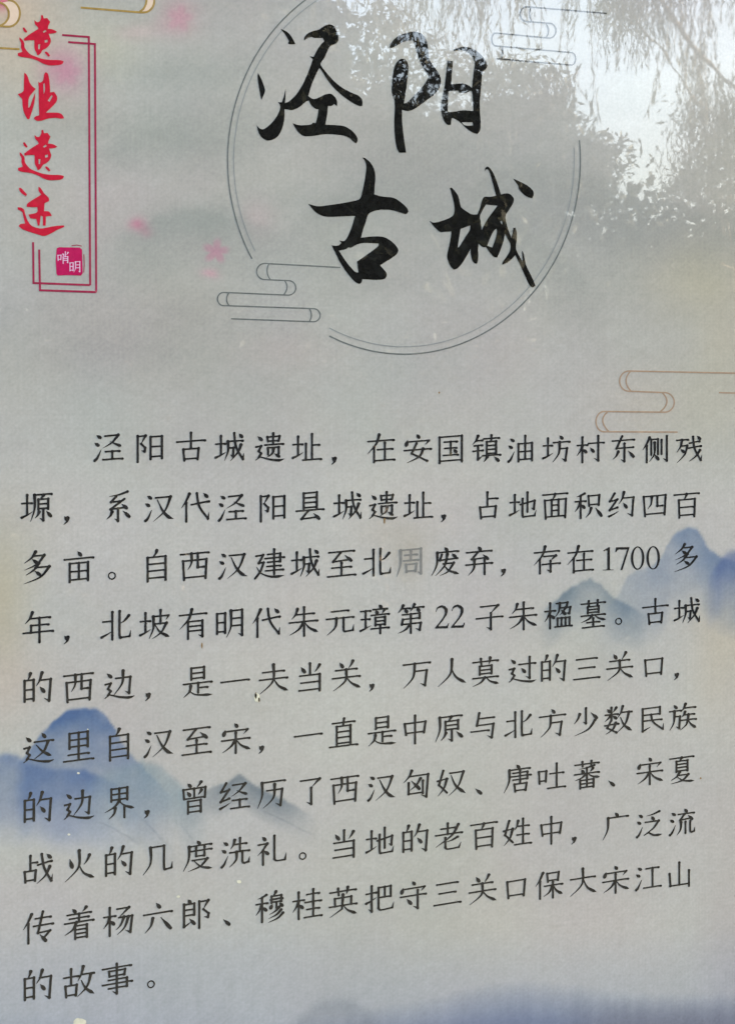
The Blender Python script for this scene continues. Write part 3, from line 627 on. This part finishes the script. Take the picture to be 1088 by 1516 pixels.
# board behind the print
bx0, bx1 = P(-48, 700)[0]+.0005, P(1134, 700)[0]-.0005
bz1 = P(1134, -46)[1]; bz0 = P(1134, 1565)[1]
tlz = [P(-48, -46), P(1134, -46), P(1134, 1565), P(-48, 1565)]
M_BOARD, tt, bb = nodes('board_edge'); bb.inputs['Roughness'].default_value = .5
nn = tt.nodes.new('ShaderNodeTexNoise'); nn.inputs['Scale'].default_value = 40
rr_ = tt.nodes.new('ShaderNodeValToRGB'); rr_.color_ramp.elements[0].color = (.3, .3, .3, 1); rr_.color_ramp.elements[1].color = (.45, .45, .44, 1)
tt.links.new(nn.outputs['Fac'], rr_.inputs['Fac']); tt.links.new(rr_.outputs['Color'], bb.inputs['Base Color'])
fr = [(x, .0012, z) for x, z in tlz]; bk = [(x, .025, z) for x, z in tlz]
link('backing_board', mesh('backing_board', fr+bk, [(3,2,1,0),(4,5,6,7),(0,1,5,4),(1,2,6,5),(2,3,7,6),(3,0,4,7)]), M_BOARD, sign)

# two square steel posts carry the board from behind
M_STEEL, tt, bb = nodes('painted_steel'); bb.inputs['Roughness'].default_value = .45; bb.inputs['Metallic'].default_value = .6
nn = tt.nodes.new('ShaderNodeTexNoise'); nn.inputs['Scale'].default_value = 25
rr_ = tt.nodes.new('ShaderNodeValToRGB'); rr_.color_ramp.elements[0].color = (.12, .12, .12, 1); rr_.color_ramp.elements[1].color = (.2, .2, .2, 1)
tt.links.new(nn.outputs['Fac'], rr_.inputs['Fac']); tt.links.new(rr_.outputs['Color'], bb.inputs['Base Color'])
for fx_ in (.16, .84):
    px_ = bx0 + (bx1-bx0)*fx_; pv = [(px_+a, y_, z_) for z_ in (-.05, 1.95) for a, y_ in ((-.03, .026), (.03, .026), (.03, .086), (-.03, .086))]
    link('post', mesh('post', pv, [(0,3,2,1),(4,5,6,7),(0,1,5,4),(1,2,6,5),(2,3,7,6),(3,0,4,7)]), M_STEEL, sign)

# hills of the ink wash, each a sheet of its own with the same soft colours
for ridge, c3, s, dep, soft, fl, fr_ in RIDGES:
    rx = np.array([q[0] for q in ridge]); ry = np.array([q[1] for q in ridge])
    if s < .5: continue
    xa, xb = max(-45, rx[0]), min(1132, rx[-1]); ya, yb = ry.min()-2, min(1562, ry.max()+dep*.55)
    wash_sheet('painted_hill', np.arange(xa, xb, 3.0), np.arange(ya, yb, 3.0), 0.00003 + .00002*RIDGES.index((ridge, c3, s, dep, soft, fl, fr_)), sign,
               keep=lambda X, Y, rx=rx, ry=ry, dep=dep: (Y > np.interp(X, rx, ry) - 1) & (Y < np.interp(X, rx, ry) + dep*.6))
for px, py, r in PETALS:
    wash_sheet('painted_blossom', np.arange(px-r-4, px+r+4, 1.5), np.arange(py-r-4, py+r+4, 1.5), 0.00006, sign, keep=lambda X, Y, px=px, py=py, r=r: np.hypot(X-px, Y-py) < r*(.75+.35*np.abs(np.cos(2.5*np.arctan2(Y-py, X-px)+.4))))
wash_sheet('painted_petal', np.arange(188, 222, 1.5), np.arange(320, 350, 1.5), 0.00006, sign, keep=lambda X, Y: ((X-205)/15)**2 + ((Y-333)/11)**2 < 1)

L1 = 0.00026
# double ring around the title, open at lower left and upper right
def ring(a, b, s0, s1): return arc(598, 237, a, b, s0, s1, 160)
o = pen('ring_line', [ring(261, 287, 149.5, 243), ring(261, 287, -6, 115)], 1.9, M_LINE, L1, sign)
o = pen('ring_line', [ring(252, 276, 151, 240), ring(252, 276, -4, 116)], 1.2, M_LINE2, L1, sign)
# cloud scroll motifs
def scroll(paths, inner, w, mat, lift):
    def bow(q):
        if len(q) != 3: return q
        a_, m_, b_ = Vector(q[0]), Vector(q[1]), Vector(q[2]); c_ = m_*2 - (a_+b_)*.5
        return [tuple(a_*(1-u)**2 + c_*(2*u*(1-u)) + b_*u*u) for u in [i/10 for i in range(11)]]
    o = pen('cloud_scroll', paths + [bow(q) for q in inner], w, mat, lift, sign)
    return o
def semi(x, ya, yb, r, side):  # bulge left (-1) or right (+1) from ya to yb
    cy = (ya+yb)/2; ry = (yb-ya)/2
    return [(x + side*r*math.sin(math.pi*i/14), cy - ry*math.cos(math.pi*i/14)) for i in range(15)]
scroll([[(504,395.5)] + semi(392,389.5,413.5,12,-1) + semi(427,415,436.5,11,1) + semi(331,432.5,452,9,-1) + semi(464,456.5,476,10,1) + [(342,471.5)]],
       [[(398,390),(395.5,402),(400,413.5)], [(421,415),(425,425),(420,436)], [(339,433),(335.5,442.5),(339,452)], [(458,456.5),(461,466),(458,475.5)]], 1.8, M_LINE, L1)
scroll([[(898,19)] + semi(780,9,31,10,-1) + semi(813,33.5,55.5,10,1) + semi(734,48,67,6,-1) + semi(846,77,95.5,6,1) + [(734.5,86)]],
       [[(786,10),(784,20),(787,31)], [(808,34),(812,45),(808,55)], [(744,69),(743,86)]], 2.0, M_DARKLINE, L1)
scroll([[(1130,553)] + semi(931,549,579,14,-1) + semi(984,581,610,14,1) + semi(894,609,639,12,-1) + [(1003,639.5)], [(1064,581),(1130,583)]],
       [[(933,549.5),(926.5,564),(934,579)], [(980,581),(987,595),(977,609.5)], [(899,610),(892,623),(901,638.5)]], 2.2, M_BROWN, L1)
sc_g = scroll([[(119.5,10.3),(209,17.6)] + arc(213,0,15.5,17.5,85,-80,14)],
       [arc(203,-2,14,19,75,-60,10)], 3.0, M_GOLD, L1)
scroll([[(-45,36),(-10,37),(8,38.5)] + arc(13,19,16.5,19.5,90,-95,16)], [arc(-4,20,17,17.5,78,-78,12)], 3.0, M_GOLD, L1)
pen('cloud_scroll', [[(-45,67.5),(29,72)]], 3.0, M_GOLD, L1, sign)
printed('scroll_fill', [[P(*q) for q in arc(13,19,15,18,88,-88,14) + arc(-2,20,17,17,-78,78,12)]], M_GOLDFILL, L1-.00006, sign)
printed('scroll_fill', [[P(*q) for q in arc(213,0,14,16,85,-80,12) + arc(201,0,15,16,-60,75,10)]], M_GOLDFILL, L1-.00006, sign)

# red double frame round the vertical heading
pen('frame_line', [[(92,51),(131.5,54),(133.5,422)], [(133.2,421.6),(49.7,418.6),(49,358)]], 3.0, M_FRAME, L1+.00003, sign)
pen('frame_line', [[(101,61.5),(140.5,64.4),(142.4,432.5)], [(142.2,432),(59.2,429.3),(58,369)]], 3.0, M_FRAME, L1+.00009, sign)
seal = [(84,367),(88,365.5),(118,366),(121.5,369),(122.5,404),(120,407.5),(100,407),(85,407.5),(83.5,404),(82.5,385)]
printed('seal', [[P(*q) for q in seal]], M_SEAL, L1, sign)
pen('seal_edge', [[(106,363.3),(114,362.3),(121,364)], [(124.2,376),(124.8,392),(124,403)]], 1.3, M_FRAME, L1+.00005, sign)

# calligraphy: outlines traced at the strokes' edges (origin, scale, loops)
def smooth_loop(l):
    out = []
    n = len(l)
    for i in range(n):
        p0, p1, p2 = Vector(l[i-1]), Vector(l[i]), Vector(l[(i+1) % n])
        a = (p1-p0); b_ = (p2-p1)
        ang = a.angle(b_) if a.length > 1e-6 and b_.length > 1e-6 else 0
        if ang < 1.0:
            out.append(tuple(p1 - a*.22)); out.append(tuple(p1 + b_*.22))
        else: out.append(tuple(p1))
    return out
def brushed(name, ox, oy, s, polys, mat, lift, dx=0, dy=0, label=None):
    objs = []
    loops = []
    for k, poly in enumerate(polys):
        l = smooth_loop(smooth_loop(poly))
        loops.append([P(ox + dx + x/s, oy + dy + y/s) for x, y in l])
    return loops
def inside(pt, loop):
    x, y = pt; c = False; n = len(loop)
    for i in range(n):
        x1_, y1_ = loop[i-1]; x2_, y2_ = loop[i]
        if (y1_ > y) != (y2_ > y) and x < (x2_-x1_)*(y-y1_)/(y2_-y1_)+x1_: c = not c
    return c
def merged_print(name, loops, mat, lift, parent):
    """one mesh out of several islands, each with its own holes"""
    def ar(l): return abs(sum(l[i-1][0]*l[i][1]-l[i][0]*l[i-1][1] for i in range(len(l)))/2)
    depth = [sum(inside(l[0], m) for m in loops if m is not l) for l in loops]
    vs = []; fs = []
    for l, d in zip(loops, depth):
        if d % 2: continue
        grp = [l] + [m for m, e in zip(loops, depth) if e == d+1 and inside(m[0], l)]
        pts = [q for g_ in grp for q in g_]; k = len(vs)
        vs += [(x, SY - lift, z) for x, z in pts]
        for a, b_, c_ in tessellate_polygon([[Vector((x, z, 0)) for x, z in g_] for g_ in grp]):
            A, B, C = pts[a], pts[b_], pts[c_]
            cr = (B[0]-A[0])*(C[1]-A[1]) - (B[1]-A[1])*(C[0]-A[0])
            if abs(cr) < 1e-13: continue
            fs.append((k+a, k+b_, k+c_) if cr > 0 else (k+a, k+c_, k+b_))
    return link(name, mesh(name, vs, fs), mat, parent)
L2 = 0.00040
for lab, ox, oy, s, polys, offs, mat, nm in CALLIGRAPHY:
    for dx, dy, suffix in offs:
        o = merged_print(nm, brushed(nm, ox, oy, s, polys, mat, L2, dx, dy), mat == 'r' and M_RED or M_TITLE, L2, sign)
        o['label'] = lab + suffix

# ------------------------------------------------------------------ the running text, character by character
def el(cx, cy, rx, ry, n=28): return [(cx+rx*math.cos(2*math.pi*i/n), cy+ry*math.sin(2*math.pi*i/n)) for i in range(n)]
DIGITS = {
 '1': [[(.1,.86),(.28,1),(.33,1),(.33,.06),(.36,.03),(.46,.02),(.46,0),(.08,0),(.08,.02),(.2,.03),(.24,.06),(.24,.86),(.22,.88),(.12,.83)]],
 '7': [[(.04,.99),(.5,.99),(.5,.95),(.26,-.01),(.19,-.01),(.42,.89),(.13,.89),(.08,.85),(.04,.77),(.015,.78)]],
 '0': [el(.25,.5,.235,.51), el(.25,.5,.15,.465)],
 '2': [[(.03,.72),(.08,.9),(.15,.97),(.24,1),(.36,.95),(.44,.84),(.445,.7),(.4,.55),(.28,.34),(.12,.1),(.38,.1),(.43,.13),(.46,.22),(.49,.22),(.45,0),(.01,0),(.01,.04),(.16,.26),(.28,.46),(.35,.66),(.335,.81),(.24,.9),(.15,.88),(.09,.83),(.055,.72)]],
}
def place(name, loops, cx, cy, sx, sy, slope, mat, lift):
    out = []
    for l in loops:
        o_ = []
        for u, v in l:
            dx = (u-.5)*sx; o_.append(P(cx + dx, cy - (v-.5)*sy + slope*dx))
        out.append(o_)
    return merged_print(name, out, mat, lift, sign)
rj = random.Random(3)
for row in ROWS:
    chars, meas = row
    ks = np.array([m[0] for m in meas], float); xs = np.array([m[1] for m in meas]); ys = np.array([m[2] for m in meas])
    dg = 3 if len(ks) > 6 else 1
    fx = np.polyfit(ks, xs, dg); fy = np.polyfit(xs, ys, min(2, dg))
    mx = {int(m[0]): m[1] for m in meas}
    for k, ch in enumerate(chars):
        if ch == ' ': continue
        cx = np.polyval(fx, k); cx = .35*cx + .65*mx.get(k, cx)
        cy = np.polyval(fy, cx); slope = np.polyval(np.polyder(fy), cx)
        size = 48.5 + (41.5-48.5)*(cx-55)/960
        if ch == '。':
            place('printed_mark', [el(.5, .5, .5, .5), el(.5, .5, .33, .33)], cx-.19*size, cy + .30*size, .25*size, .25*size, slope, M_TEXT, L2)
            continue
        if ch in '，、':
            place('printed_mark', glyph(ch), cx - .02*size if ch == '，' else cx + .08*size, cy-.03*size, size, size, slope, M_TEXT, L2); continue
        if ch == '周': m_ = M_FADED
        else: m_ = M_TEXT
        place('printed_character', glyph(ch), cx, cy, size*.985, size*.97, slope + (-.0), m_, L2)
for ch, x, y in (('1', 900, 827), ('7', 921.5, 826.5), ('0', 944.5, 826), ('0', 967.5, 825.5), ('2', 655, 913), ('2', 678.5, 912)):
    h = 34 if y < 900 else 34.5
    place('printed_digit', DIGITS[ch], x + 10 , y, 43, h, -.02, M_TEXT, L2)
place('seal_character', glyph('哨'), 93.5, 381, 18, 18, 0.02, M_WHITE, L2)
place('seal_character', glyph('明'), 111, 394.5, 18, 18, 0.02, M_WHITE, L2)
# small damage: rust coloured fleck, drips and specks; also one painted spot of glare
def blob(px, py, rx, ry, mat, sd, name='speck'):
    r = random.Random(sd)
    pts = [(px+rx*(1+.35*(r.random()-.5))*math.cos(a*math.pi/8), py+ry*(1+.35*(r.random()-.5))*math.sin(a*math.pi/8)) for a in range(16)]
    return printed(name, [[P(*q) for q in pts]], mat, L2+.00006, sign)
M_CHIP_GLARE = ink('chip_and_glare', (226, 220, 190), .15)
blob(380.5,1033,4.6,7.0,M_CHIP_GLARE,1,'chipped_spot'); blob(378.6,1030,1.6,4.5,M_FLECK,2,'rust_fleck'); blob(383.4,1036,1.3,3.2,M_FLECK,5,'rust_fleck')
blob(569,771,1.2,4.6,M_FLECK,3); blob(299,956,1.1,4.5,M_FLECK,4); blob(1037,1152.5,1.3,1.3,M_FLECK,6); blob(650,581,1.2,1.6,M_FLECK,8)
for i, (x, y, r_) in enumerate(((116,1145,2.0),(354,1306,3.2),(264,1328,2.4),(102,1236,2.0),(118,1515,9),(130,1080,1.2))):  # the largest, at the lower edge, is white glare painted as a spot
    blob(x, y, r_, r_*.8, M_CHIP_GLARE, 20+i, 'pale_spot')

# ------------------------------------------------------------------ what the glossy face mirrors: ground, shrubs and willows behind the viewer
def Q(px, py, t_):
    """where a thing must stand to be mirrored at photo point (px, py), t_ metres beyond the face"""
    d = ray(px, py); p = CAM + d * t_
    return Vector((p.x, -p.y, p.z))
M_GRASS, tt, bb = nodes('ground_material'); bb.inputs['Roughness'].default_value = .95; bb.inputs['Specular IOR Level'].default_value = 0.0
nn = tt.nodes.new('ShaderNodeTexNoise'); nn.inputs['Scale'].default_value = 2.5; nn.inputs['Detail'].default_value = 8
gg = tt.nodes.new('ShaderNodeNewGeometry'); tt.links.new(gg.outputs['Position'], nn.inputs['Vector'])
rr_ = tt.nodes.new('ShaderNodeValToRGB'); rr_.color_ramp.elements[0].color = (.008, .009, .006, 1); rr_.color_ramp.elements[1].color = (.02, .019, .014, 1)
tt.links.new(nn.outputs['Fac'], rr_.inputs['Fac']); tt.links.new(rr_.outputs['Color'], bb.inputs['Base Color'])
gx = np.linspace(-1, 1, 81); gx = np.sign(gx)*(np.abs(gx)**3)*600
vs = []; fs = []
for j in range(81):
    for i in range(81):
        r_ = math.hypot(gx[i], gx[j]); vs.append((gx[i], gx[j], .05*math.sin(gx[i]*.6)*math.cos(gx[j]*.5) if r_ > 4 else 0))
for j in range(80):
    for i in range(80): fs.append((j*81+i, j*81+i+1, (j+1)*81+i+1, (j+1)*81+i))
tag(link('ground', mesh('ground', vs, fs), M_GRASS), kind='structure')
def leafmat(name, c1, c2):
    m, tt, bb = nodes(name); bb.inputs['Roughness'].default_value = .6; bb.inputs['Specular IOR Level'].default_value = .15
    g_ = tt.nodes.new('ShaderNodeNewGeometry'); r = tt.nodes.new('ShaderNodeValToRGB')
    r.color_ramp.elements[0].color = (*c1, 1); r.color_ramp.elements[1].color = (*c2, 1)
    tt.links.new(g_.outputs['Random Per Island'], r.inputs['Fac']); tt.links.new(r.outputs['Color'], bb.inputs['Base Color'])
    return m
M_WILLOW = leafmat('willow_leaves', (.012, .017, .008), (.03, .034, .018))
M_LEAF = leafmat('broad_leaves', (.007, .010, .006), (.018, .021, .012))
M_BARK, tt, bb = nodes('bark'); bb.inputs['Roughness'].default_value = .9
nn = tt.nodes.new('ShaderNodeTexNoise'); nn.inputs['Scale'].default_value = 14; nn.inputs['Detail'].default_value = 6
rr_ = tt.nodes.new('ShaderNodeValToRGB'); rr_.color_ramp.elements[0].color = (.04, .03, .022, 1); rr_.color_ramp.elements[1].color = (.12, .095, .07, 1)
tt.links.new(nn.outputs['Fac'], rr_.inputs['Fac']); tt.links.new(rr_.outputs['Color'], bb.inputs['Base Color'])
def leaf_mesh(name, C, D, L, W):
    """diamond leaves: centres C, directions D (n,3), length L, width W"""
    n = len(C); D = D/np.linalg.norm(D, axis=1, keepdims=True)
    R = rng.normal(size=(n, 3)); S = np.cross(D, R); S /= np.linalg.norm(S, axis=1, keepdims=True)
    L = np.broadcast_to(L, (n,))[:, None]; W = np.broadcast_to(W, (n,))[:, None]
    v = np.stack([C-D*L/2, C+S*W/2, C+D*L/2, C-S*W/2], 1).reshape(-1, 3)
    me = bpy.data.meshes.new(name)
    me.vertices.add(4*n); me.vertices.foreach_set('co', v.reshape(-1).astype(np.float32))
    me.loops.add(4*n); me.loops.foreach_set('vertex_index', np.arange(4*n, dtype=np.int32))
    me.polygons.add(n); me.polygons.foreach_set('loop_start', np.arange(0, 4*n, 4, dtype=np.int32))
    me.update(calc_edges=True); return me
def tubes(name, polys, mat, parent, seg=6):
    vs = []; fs = []
    for pts, r0, r1 in polys:
        n = len(pts); k = len(vs)
        for i, p in enumerate(pts):
            d = (Vector(pts[min(n-1, i+1)]) - Vector(pts[max(0, i-1)])).normalized()
            a = d.orthogonal().normalized(); b_ = d.cross(a); r_ = r0 + (r1-r0)*i/(n-1)
            for s_ in range(seg):
                th = 2*math.pi*s_/seg; q = Vector(p) + (a*math.cos(th)+b_*math.sin(th))*r_; vs.append(tuple(q))
        for i in range(n-1):
            for s_ in range(seg):
                a0 = k+i*seg+s_; a1 = k+i*seg+(s_+1) % seg; fs.append((a0, a1, a1+seg, a0+seg))
    return link(name, mesh(name, vs, fs), mat, parent)
def bent(a, b_, n=6, wob=.1):
    a = Vector(a); b_ = Vector(b_); o_ = []
    for i in range(n+1):
        s_ = i/n; p = a.lerp(b_, s_); w = math.sin(math.pi*s_)*wob
        o_.append(p + Vector((random.uniform(-w, w), random.uniform(-w, w), 0)))
    return o_
def make_tree(name, label, base, blobs, strands, leafL, leafW, mat, crown_h, group=None, trunk_r=.16):
    """base: foot on the ground; blobs: (centre, rx, rz, count); strands: list of (top, length)"""
    root = empty(name, base); tag(root, label, 'tree', group)
    inv = Vector(base)
    top = Vector((base[0], base[1], crown_h))
    limbs = [(bent(base, top, 8, .12), trunk_r, trunk_r*.45)]
    C = []; D = []
    for c_, rx, rz, n in blobs:
        c_ = Vector(c_)
        st_ = Vector((base[0], base[1], min(crown_h, max(1.2, c_.z-.9*abs(c_.x-base[0])-.4))))
        limbs.append((bent(st_, c_, 6, .15), trunk_r*.22, trunk_r*.05))
        # leaves in many small twigs' clusters
        k = max(3, n//26); cc = rng.normal(size=(k, 3)); cc /= np.linalg.norm(cc, axis=1, keepdims=True); cc *= rng.random((k, 1))**.5
        cc = cc*np.array((rx, rx*.8, rz)) + np.array(c_)
        w = rng.integers(0, k, n); off = rng.normal(size=(n, 3))*np.array((.10, .10, .07))
        C.append(cc[w] + off); D.append(rng.normal(size=(n, 3)) + np.array((0, 0, -.5)))
    tw = []
    for tp, ln in strands:
        tp = Vector(tp); m = int(ln/.028)
        sway = rng.normal(size=2)*.10
        s_ = np.arange(m)/m
        px_ = tp.x + sway[0]*s_**2 + .02*np.sin(s_*9+rng.random()*6); py_ = tp.y + sway[1]*s_**2; pz_ = tp.z - s_*ln
        cen = np.stack([px_, py_, pz_], 1)
        tw.append(([Vector(cen[int(i)]) for i in np.linspace(0, m-1, 7)], .004, .0015))
        dd = rng.normal(size=(m, 3))*.24 + np.array((0, 0, -1.0))
        C.append(cen + rng.normal(size=(m, 3))*.013); D.append(dd)
    C = np.concatenate(C) ; D = np.concatenate(D)
    loc = np.array(inv)
    me = leaf_mesh('crown', C-loc, D, leafL*(.7+.6*rng.random(len(C))), leafW*(.7+.6*rng.random(len(C))))
    cr = link('crown', me, mat, root)
    if tw: tubes('twigs', [([q-inv for q in p_], a_, b_) for p_, a_, b_ in tw], M_BARK, root, 3)
    tubes('trunk', [([q-inv for q in limbs[0][0]], limbs[0][1], limbs[0][2])], M_BARK, root, 10)
    if len(limbs) > 1: tubes('limbs', [([q-inv for q in p_], a_, b_) for p_, a_, b_ in limbs[1:]], M_BARK, root, 6)
    return root
T1 = 11.0
def foot(px, t_): p = Q(px, 665, t_); return (p.x, p.y, 0.0)
def BL(px, py, rx, rz, n, t_=T1): k = t_/F_PX; return (Q(px, py, t_), rx*k, rz*k, n)
def ST(px, py0, py1, t_): return (Q(px, py0, t_), (py1-py0)/F_PX*t_)
# broad dense tree on the left of the mirrored view
make_tree('broad_leaved_tree', 'dense dark tree behind the viewer, mirrored as the dull left half of the sign', foot(250, 15.5),
  [BL(20,60,190,200,9000,12), BL(250,60,200,190,12000,12), BL(400,190,150,150,9000,12), BL(120,-220,260,160,9000,12), BL(360,-180,180,150,8000,12), BL(390,40,70,110,4200,12), BL(250,300,260,150,11000,12), BL(-150,250,200,220,8000,12), BL(530,230,90,80,5200,12), BL(480,-90,70,60,500,12),
   BL(330,60,60,60,2600,12), BL(150,220,120,90,6800,12), BL(200,120,150,90,5000,12.4), BL(60,330,120,90,5000,12.4), BL(600,310,150,60,7000,12), BL(720,320,110,50,4600,12), BL(490,60,50,70,420,12), BL(500,320,90,90,5200,11), BL(700,350,130,70,6500,11), BL(590,400,160,60,6000,11), BL(440,150,50,90,2200,11)],
  [], .115, .06, M_LEAF, 3.4, None, .2)
make_tree('broad_leaved_tree', 'thin crowned tree behind the viewer, mirrored around the second title character', foot(560, 15),
  [BL(775,182,75,34,3600), BL(700,202,80,30,4200), BL(630,215,90,36,4400), BL(705,118,60,16,380), BL(600,165,40,30,420), BL(560,50,55,60,420), BL(640,90,60,50,300), BL(780,112,50,18,420), BL(825,235,45,32,1700), BL(885,232,26,24,560), BL(560,130,50,50,560), BL(700,265,160,44,8000), BL(850,280,60,22,1500)],
  [ST(rng.uniform(785,860), rng.uniform(90,150), rng.uniform(170,250), T1) for _ in range(22)], .095, .022, M_LEAF, 2.7, None, .09)
st = []
for _ in range(250):
    x = rng.uniform(560, 1130)
    if x < 760: e = rng.uniform(20, 105) if rng.random() < .6 else rng.uniform(-60, 30)
    elif x < 865: e = rng.uniform(0, 100) if rng.random() < .35 else rng.uniform(-120, 0)
    elif x < 885: continue
    elif x < 960: e = rng.uniform(30, 122)
    elif x < 1005: e = rng.uniform(30, 112)
    elif x < 1050: e = rng.uniform(60, 190)
    else: e = rng.uniform(-60, 60)
    st.append(ST(x, -290, e, 10.2))
for x, e in ((868,205),(846,225),(1002,215)): st.append(ST(x, -290, e, 10.2))
for x, a, e in ((987,190,265),(975,215,262),(968,235,262),(996,180,262)): st.append(ST(x, a, e, 12))
make_tree('weeping_willow', 'weeping willow whose hanging fronds are mirrored against the bright sky at upper right', foot(1230, 10.6),
  [BL(900,-340,330,70,9000,10.4), BL(700,-300,160,60,3000,10.4), BL(1120,-250,150,120,5000,10.4), BL(925,10,34,26,520,10.4)],
  st, .095, .0085, M_WILLOW, 4.6, None, .10)
make_tree('weeping_willow', 'smaller leafy willow mirrored at the right edge beside the patch of open sky', foot(1150, 12.5),
  [BL(1050,235,46,44,800,12), BL(1090,180,40,50,380,12), BL(1022,170,14,34,150,12), BL(1040,272,60,14,700,12), BL(1180,150,60,170,4000,12), BL(1075,240,50,40,380,12)],
  [ST(rng.uniform(1004,1100), rng.uniform(60,170), rng.uniform(200,290), 12) for _ in range(38)], .085, .013, M_WILLOW, 3.3, None, .09)
spec = [(-330,420,300,200),(-60,400,230,170),(180,420,220,150),(400,400,200,150),(610,390,170,120),(790,380,140,95),(905,338,80,50),(990,345,120,52),(1110,338,120,52),(1270,370,150,110)]
for i, (px, py, rx, rz) in enumerate(spec):
    t_ = 13 + (i % 2)*.5; n = int(rx*2*600/34)
    base = foot(px, t_); root = empty('shrub', base)
    tag(root, ['broad shrub far left behind the viewer, mirrored only as a dull tone','wide shrub behind the viewer below the dense dark tree','second shrub from the left in the mirrored row','rounded shrub mirrored under the title ring\'s left side','rounded shrub mirrored behind the lower title characters','low shrub mirrored just right of the lower title characters','small bushy shrub mirrored at the foot of the open sky patch','low shrub with a ragged top mirrored below the open sky','shrub mirrored at the right edge under the leafy willow','tall shrub beyond the right edge of the mirrored view'][i], 'shrub', 'shrubs behind the viewer')
    c_ = Q(px, py, t_); k = t_/F_PX; hh = (c_.z + rz*k)
    m = int(n*(2.4 if 850 < px < 1200 else 1.6))
    u = rng.random((m, 3))*2-1; th = rng.random(m)*2*math.pi; rad = rng.random(m)**.5
    cl = rng.normal(size=(60, 3))*np.array((rx*k*.5, .3, .0)); 
    X = np.cos(th)*rad*rx*k*1.15; Yy = np.sin(th)*rad*.6
    H = hh*(1-.30*(X/(rx*k*1.2))**2) + .10*np.sin(X*7+i) + .07*np.sin(X*19+2*i)
    Z = H*rng.random(m)**.8
    pts = np.stack([X, Yy, Z], 1) + rng.normal(size=(m, 3))*.05
    link('foliage', leaf_mesh('foliage', pts, rng.normal(size=(m, 3)), .10*(.6+.8*rng.random(m)), .05*(.6+.8*rng.random(m))), M_LEAF, root)
    tubes('stem', [(bent((0,0,0), (rng.uniform(-.5,.5)*rx*k, rng.uniform(-.2,.2), hh*.8), 5, .1), .03, .008) for _ in range(7)], M_BARK, root, 5)
